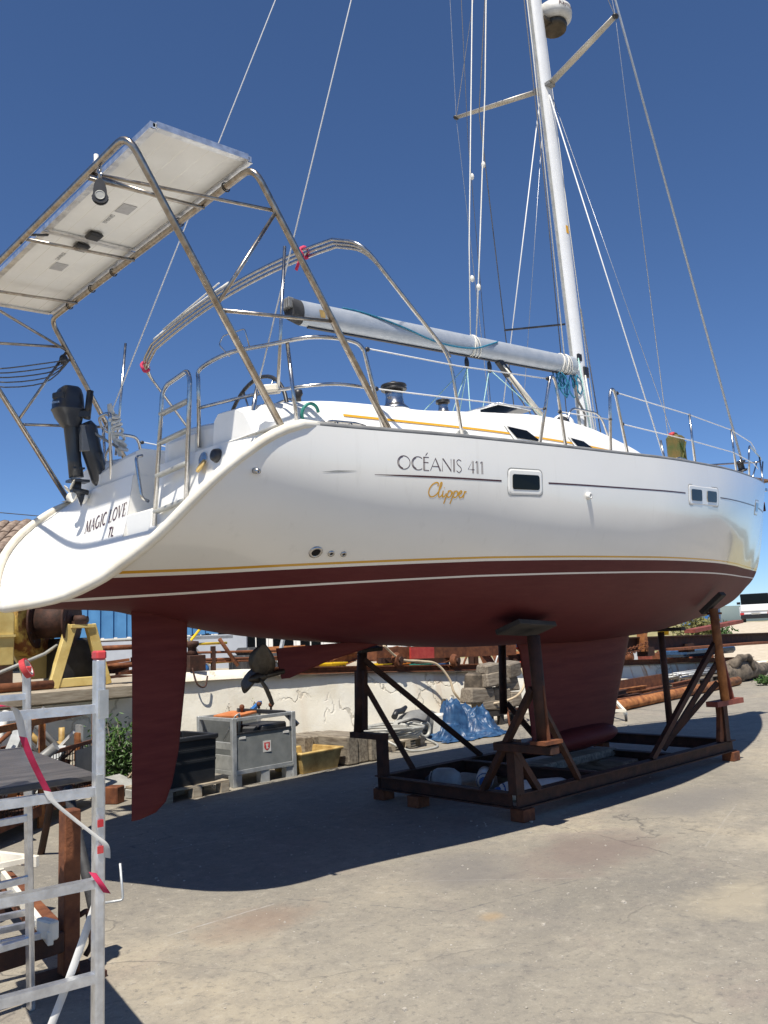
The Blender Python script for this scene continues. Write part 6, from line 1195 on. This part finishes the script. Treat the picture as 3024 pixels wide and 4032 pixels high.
# dense rusty scrap along the quay, behind the wall
rn = random.Random(99); kinds = ['upright rusty stub', 'rusty girder end', 'rusty box section', 'rusty pipe length', 'rusty bent bar', 'rusty plate']
for k in range(54):
    x = rn.uniform(7.2, 12.8) if k < 20 else rn.uniform(13.2, 27); y = wall_y(x)+rn.uniform(.75, 2.6); z = top_z(x); q = k % 6; m_ = rn.choice(['rust', 'rust_dark', 'rust_orange', 'rust_red', 'rust', 'galvanised']); a = rn.uniform(-.5, .6); L = rn.uniform(.5, 1.6)
    d = V((math.cos(a), math.sin(a), 0)); p = V((x, y, z))
    if q == 0: mb_ = MB().ibeam(p+V((0, 0, 0)), p+V((rn.uniform(-.1, .1), 0, rn.uniform(.35, .75))), .16, .16, .015, (1, 0, 0))
    elif q == 1: mb_ = MB().ibeam(p+V((0, 0, .12)), p+d*L+V((0, 0, rn.uniform(.1, .3))), .16, .2, .015)
    elif q == 2: mb_ = MB().box(p+V((0, 0, .16)), (rn.uniform(.3, .8), .35, .3), rz=a)
    elif q == 3: mb_ = MB().tube([p+V((0, 0, rn.uniform(.06, .4))), p+d*L+V((0, 0, rn.uniform(.06, .5)))], rn.uniform(.03, .09), 9)
    elif q == 4: mb_ = MB().tube(smooth_path([p, p+d*.2+V((0, 0, .35)), p+d*.55+V((0, 0, .42)), p+d*.8+V((0, 0, .1))], 4), .025, 6)
    else: mb_ = MB().box(p+V((0, 0, .25)), (rn.uniform(.4, .9), .03, .45), M=Matrix.Rotation(a, 3, 'Z') @ Matrix.Rotation(rn.uniform(-.5, -.1), 3, 'X'))
    where = 'left of the keel' if x < 12.8 else 'right of the keel'
    solo(mb_, 'scrap_steel', m_, kinds[q]+' among the scrap on the quay '+where, 'scrap', tuple(p), 'scrap on the quay '+where)

for k in range(14):
    x = rn.uniform(12.6, 17.5); y = rn.uniform(3.75, 4.55)+(x-12.6)*.09; z = .03+.06*(k % 4); a = .12+rn.uniform(-.12, .12); L = rn.uniform(1.2, 3.0); d = V((math.cos(a), math.sin(a), 0))*L
    solo(MB().ibeam((x, y, z+.05), V((x, y, z+.05))+d, .10, .10, .014) if k % 2 else MB().tube([(x, y, z+.04), V((x, y, z+.04))+d], .04, 8), 'stacked_section', ['rust', 'rust_dark', 'rust_orange'][k % 3], ['rusty pipe', 'rusty girder'][k % 2]+' in the loose stack between the wall and the orange pipe', 'steel', (x, y, z), 'loose steel stacked right of the keel')
for k in range(22):
    x = rn.uniform(13.5, 23); y = wall_y(x)+rn.uniform(.4, 1.6); z = top_z(x); w_ = rn.uniform(.25, .7); h_ = rn.uniform(.2, .55)
    mb_ = MB().box((x, y, z+h_/2), (w_, .3, h_), rz=rn.uniform(-.4, .4)) if k % 3 else MB().lathe([(.16, 0), (.18, .03), (.18, .09), (.10, .12), (.10, .2)], (x, y, z+.18), (.2, -1, .1), 16)
    solo(mb_, 'machine_part', rn.choice(['rust', 'rust_dark', 'rust_dark', 'rust_red', 'rust_orange']), ['rusty wheel casting', 'rusty machine block', 'rusty bearing housing'][k % 3]+' in the row of scrap behind the far wall', 'scrap', (x, y, z), 'machine parts behind the far wall')
# ---------------------------------------------------------------- wire cage of scrap, left
cg = thing('wire_cage', 'rusty wire mesh cage pallet full of scrap pipes, left of the shrub', 'cage', (2.0, 3.3, 0))
ca, cb_ = V((.95, 1.98, 0)), V((2.60, 3.48, 0)); cd = (cb_-ca).normalized(); cn = V((-cd.y, cd.x, 0)); cL = (cb_-ca).length; cH, cD = .99, .8
def CG(mb, n, m_='rust', **k): return mb.build(n, m_, cg, **k)
for o in (V((0, 0, 0)), cn*cD):
    for z, h_ in ((cH, .06), (.66, .035), (.16, .09)): CG(MB().beam(ca+o+V((0, 0, z)), cb_+o+V((0, 0, z)), .035, h_), 'rail', 'rust_orange' if z > .9 else 'rust')
    for t in (0, .46, 1): CG(MB().beam(ca.lerp(cb_, t)+o, ca.lerp(cb_, t)+o+V((0, 0, cH-.03)), .05, .05), 'post', 'rust_orange')
    mw = MB(); nb = int(cL/.06)
    for k in range(1, nb): p = ca+cd*(cL*k/nb)+o; mw.tube([p+V((0, 0, .2)), p+V((0, 0, .66))], .0042, 4)
    for k in range(1, 7): z = .2+.065*k; mw.tube([ca+o+V((0, 0, z)), cb_+o+V((0, 0, z))], .0042, 4)
    CG(mw, 'mesh', 'rust_dark')
for t in (0, 1):
    p = ca.lerp(cb_, t)
    for z in (cH, .22): CG(MB().beam(p+V((0, 0, z)), p+cn*cD+V((0, 0, z)), .035, .05), 'rail', 'rust')
CG(MB().beam(ca+cn*.4+V((0, 0, .20)), cb_+cn*.4+V((0, 0, .20)), .76, .02), 'floor', 'rust_dark'); CG(MB().beam(ca.lerp(cb_, .76)-cn*.03+V((0, 0, .45)), ca.lerp(cb_, .98)-cn*.03+V((0, 0, .45)), .01, .34), 'dark_panel', 'crate_grey')
rnd = random.Random(17); sm_ = ['rust', 'white_plastic', 'galvanised', 'rust_orange', 'grey_plastic', 'tub_yellow', 'rust_dark']
cols = {'rust': 'brown rusty', 'white_plastic': 'white', 'galvanised': 'grey', 'rust_orange': 'orange rusty', 'grey_plastic': 'dark grey', 'tub_yellow': 'yellowish', 'rust_dark': 'dark rusty'}
for k in range(60):
    t, w_ = rnd.uniform(.06, .94), rnd.uniform(.08, .6); p = ca.lerp(cb_, t)+cn*w_+V((0, 0, rnd.uniform(.22, .62))); d = V((rnd.uniform(-1, 1), rnd.uniform(-.5, .5), rnd.uniform(-.2, 1.2))).normalized()*rnd.uniform(.3, .7); m_ = sm_[k % 7]
    q = p+d
    if q.z > 1.08: q.z = 1.08
    tt = (q-ca).dot(cd); 
    if tt < .05 or tt > cL-.05: q = p+V((0, 0, .3))
    if k % 2: mb_ = MB().tube([p, q], rnd.uniform(.015, .05), 8)
    else: mb_ = MB().beam(p, q, rnd.uniform(.04, .16), rnd.uniform(.015, .05))
    solo(mb_, 'scrap_piece', m_, cols[m_]+' pipe or bar in the jumble inside the wire cage', 'scrap', tuple(p), 'scrap in the wire cage ('+cols[m_]+')')
# second cage further left, mostly out of the picture
c2 = thing('scrap_heap', 'low rusty steel heap left behind the scaffold ladder', 'scrap', (.7, 2.2, 0))
for k in range(6): MB().beam((.1+.1*k, 2.2+.06*k, .10+.05*k), (1.0+.05*k, 2.62+.05*k, .10+.05*k), .12, .06).build('bar', 'rust' if k % 2 else 'rust_dark', c2)
# ---------------------------------------------------------------- scaffold of two short ladders and a black board
def ladder(name, label, br, bl, htop, rungs, w_st, d_st, hh_, group, capm='red_plastic', lean=V((0, 0, 0))):
    """br, bl: feet of the right and left stile"""
    l_ = thing(name, label, 'ladder', tuple(br), group); br, bl = V(br), V(bl); ax = (bl-br).normalized(); nrm = V((-ax.y, ax.x, 0))
    M_ = Matrix((ax, nrm, V((0, 0, 1)))).transposed()
    for p in (br, bl):
        pts = [p, p+lean*htop+V((0, 0, htop))]; m_ = MB()
        m_.beam(pts[0], pts[1], w_st, d_st, ax); s = m_.build('stile', 'alu', l_, bevel=.006)
        MB().box(pts[1]+V((0, 0, .012)), (d_st+.004, w_st+.004, .03), M=M_).build('end_cap', capm, l_, bevel=.006)
    for z in rungs:
        a, b = br+lean*z+V((0, 0, z)), bl+lean*z+V((0, 0, z)); m_ = MB(); m_.beam(a+ax*.012, b-ax*.012, .034, hh_)
        for q in (-1, 0, 1): m_.beam(a+ax*.013-nrm*.0175*1+V((0, 0, q*hh_*.28)), b-ax*.013-nrm*.0175+V((0, 0, q*hh_*.28)), .003, hh_*.12)
        m_.build('rung', 'alu', l_)
    return l_
A_r, A_l = V((-.315, -3.03, 0)), V((-.665, -2.985, 0))
la = ladder('ladder', 'nearest aluminium ladder section with red end caps at the left edge', A_r, A_l, 1.615, [1.455+.0, 1.195, .915, .635, .355], .055, .030, .028, 'ladder sections of the scaffold')
MB().box(A_r+V((.0, -.034, 1.47)), (.03, .012, .09)).build('hinge', 'galvanised', la); MB().box(A_r+V((-.012, -.034, 1.20)), (.02, .012, .10)).build('hinge', 'galvanised', la)
for z in (1.10, 1.02): MB().box(A_r+V((-.008, -.033, z)), (.018, .006, .022)).build('red_sticker', 'red_plastic', la)
MB().tube(fillet([A_r+V((.005, -.04, .86)), A_r+V((.055, -.06, .86)), A_r+V((.05, -.05, .97))], .01), .004, 6).build('catch', 'galvanised', la)
B_r, B_l = V((.075, -1.46, 0)), V((-.27, -1.48, 0))
lb_ = ladder('ladder', 'farther aluminium ladder section behind the black board, with tape roll on top', B_r, B_l, 1.555, [1.44, 1.155, .875, .595, .315], .05, .026, .028, 'ladder sections of the scaffold', lean=V((-.055, -.07, 0)))
bd_ = MB(); bd_.prism([(.03, -1.42, 1.172), (-.36, -1.42, 1.172), (-.72, -2.94, 1.212), (-.27, -2.92, 1.212)], (0, 0, .022)); 
solo(bd_, 'scaffold_board', 'board_black', 'wide dark board laid across the two ladder sections', 'board', (-.3, -2.2, 1.17), bevel=.004)
tr_ = thing('tape_roll', 'red tape roll hung on the top of the farther ladder', 'tape', tuple(B_r+V((-.10, -.12, 1.56)))); tc = B_r+V((-.088, -.115, 1.572)); tx = V((.72, -.55, .42)).normalized()
m_ = MB(); tu = tx.cross(V((0, 0, 1))).normalized(); tv = tx.cross(tu); rows = []
for r_, o in ((.040, -.013), (.049, -.013), (.049, .013), (.040, .013)): rows.append([tc+tx*o+(tu*math.cos(a)+tv*math.sin(a))*r_ for a in np.linspace(0, 2*math.pi, 29)[:-1]])
m_.grid(rows+[rows[0]], False, closed_v=True); m_.build('tape', 'red_plastic', tr_); m_ = MB(); rows = []
for r_, o in ((.036, -.0125), (.0395, -.0125), (.0395, .0125), (.036, .0125)): rows.append([tc+tx*o+(tu*math.cos(a)+tv*math.sin(a))*r_ for a in np.linspace(0, 2*math.pi, 29)[:-1]])
m_.grid(rows+[rows[0]], False, closed_v=True); m_.build('core', 'white_plastic', tr_)
# webbing straps
def strap(name, pts, mats, label, w_=.026):
    t = thing(name, label, 'strap', tuple(pts[0][0]))
    for seg, m_ in zip(pts, mats):
        q = smooth_path(seg, 6); mb = MB(); wv = (V((-.80, .35, .25))*w_/2); tn_ = V((.3, .9, 0))*.0012
        mb.grid([[p+wv-tn_ for p in q], [p-wv-tn_ for p in q], [p-wv+tn_ for p in q], [p+wv+tn_ for p in q], [p+wv-tn_ for p in q]], True); mb.build('webbing', m_, t)
q = [(-.70, -3.089, 1.490), (-.658, -3.089, 1.493), (-.633, -3.088, 1.493), (-.62, -3.085, 1.488)]
strap('webbing_strap', [q, [(-.62, -3.085, 1.488), (-.606, -3.083, 1.484), (-.59, -3.078, 1.463), (-.578, -3.069, 1.429), (-.567, -3.058, 1.394)], [(-.567, -3.058, 1.394), (-.545, -3.054, 1.339), (-.513, -3.044, 1.277), (-.482, -3.036, 1.22)], [(-.482, -3.036, 1.22), (-.464, -3.038, 1.186), (-.405, -3.045, 1.128), (-.345, -3.06, 1.071), (-.310, -3.068, 1.035), (-.298, -3.055, .99)]], ['red_cloth', 'white_plastic', 'red_cloth', 'white_plastic'], 'red and white webbing strap slung from the top rung of the nearest ladder')
strap('webbing_strap', [[(-.345, -3.055, .955), (-.325, -3.07, .92), (-.300, -3.062, .885)], [(-.27, -2.95, .875), (-.312, -2.97, .796), (-.393, -2.99, .632), (-.473, -3.02, .499), (-.53, -3.03, .40)]], ['red_cloth', 'white_plastic'], 'lower red and white strap wrapped round the nearest ladder stile')
# steel trestle with a post and a ladder lying on it
ts_ = thing('steel_trestle', 'low rusty steel trestle with an upright post behind the scaffold ladder', 'trestle', (.36, -1.22, 0))
MB().box((.345, -1.24, .43), (.085, .085, .80)).build('post', 'rust', ts_, bevel=.006); MB().box((.345, -1.24, .015), (.30, .24, .03)).build('foot', 'rust_dark', ts_); MB().beam((.30, -1.18, .20), (.52, .2, .20), .10, .10).build('beam', 'rust', ts_, bevel=.006); MB().beam((-.5, -1.30, .20), (.30, -1.24, .20), .10, .10).build('beam', 'rust_dark', ts_, bevel=.006); MB().box((.52, .2, .075), (.12, .12, .15)).build('foot', 'rust_dark', ts_); MB().box((-.5, -1.30, .075), (.12, .12, .15)).build('foot', 'rust_dark', ts_)
MB().tube(fillet([(.39, -1.26, .30), (.43, -1.27, .32), (.45, -1.28, .15), (.42, -1.27, .10)], .03), .014, 7).build('handle', 'rust_dark', ts_)
ll = thing('lying_ladder', 'aluminium ladder lying on the rusty trestle at the left edge', 'ladder', (.2, -.9, .25)); s0, s1 = V((.50, .30, .275)), V((.18, -1.42, .275)); t0, t1 = V((.08, .34, .275)), V((-.22, -1.36, .275))
for a, b in ((s0, s1), (t0, t1)): MB().beam(a, b, .028, .065).build('stile', 'cream', ll, bevel=.004)
for k in range(8): t = .05+.9*k/7; MB().beam(s0.lerp(s1, t)+V((0, 0, .0)), t0.lerp(t1, t), .034, .028).build('rung', 'alu', ll)
MB().box(s1+V((.01, .06, .03)), (.05, .12, .09), rz=.2).build('foot_cap', 'cream', ll, bevel=.008)
l2 = thing('lying_ladder', 'second aluminium ladder stacked under the first on the trestle', 'ladder', (.1, -.6, .2))
for a, b in ((V((.40, .55, .34)), V((.62, -.1, .34))), (V((.10, .55, .34)), V((.30, -.1, .34)))): MB().beam(a, b, .03, .07).build('stile', 'cream', l2, bevel=.004)
for k in range(3): t = .15+.35*k; MB().beam(V((.40, .55, .34)).lerp(V((.62, -.1, .34)), t), V((.10, .55, .34)).lerp(V((.30, -.1, .34)), t), .03, .03).build('rung', 'cream', l2)
solo(MB().tube([(1.06, .5, .66), (.88, -.35, .03)], .035, 8), 'rubber_hose', 'dark_rubber', 'short black hose leaning behind the nearest ladder stile', 'hose', (.9, -.3, 0))
solo(MB().tube([(1.05, .49, .64), (1.25, 1.2, .62), (1.3, 1.6, .0)], .03, 8), 'hose_bracket', 'rust_dark', 'dark bent tube holding the black hose behind the ladder', 'tube', (1.3, 1.6, 0))
# loose stone chips and rubbish on the yard
pbm = MB(); rn = random.Random(77)
for k in range(800):
    d = rn.random()**1.5*9; a = rn.uniform(-.55, .65); x = -.6+d*math.cos(R(46)+a)+rn.uniform(-.3, .3); y = -4.7+d*math.sin(R(46)+a)*.9+rn.uniform(-.3, .3)
    if y > 2.6: continue
    s = rn.uniform(.002, .005)*(1+.08*d) if rn.random() < .985 else rn.uniform(.008, .014); c_ = V((x, y, s*.45)); vs_ = [c_+V((rn.uniform(.6, 1)*s*sx, rn.uniform(.6, 1)*s*sy, sz*s*.45)) for sz in (-1, 1) for sy in (-1, 1) for sx in (-1, 1)]
    pbm.add(vs_, [(0, 2, 3, 1), (4, 5, 7, 6), (0, 1, 5, 4), (2, 6, 7, 3), (0, 4, 6, 2), (1, 3, 7, 5)])
o_ = pbm.build('stone_chips', 'pebble'); o_['kind'] = 'stuff'; o_['label'] = 'pale stone chips scattered over the yard concrete'; o_['category'] = 'gravel'
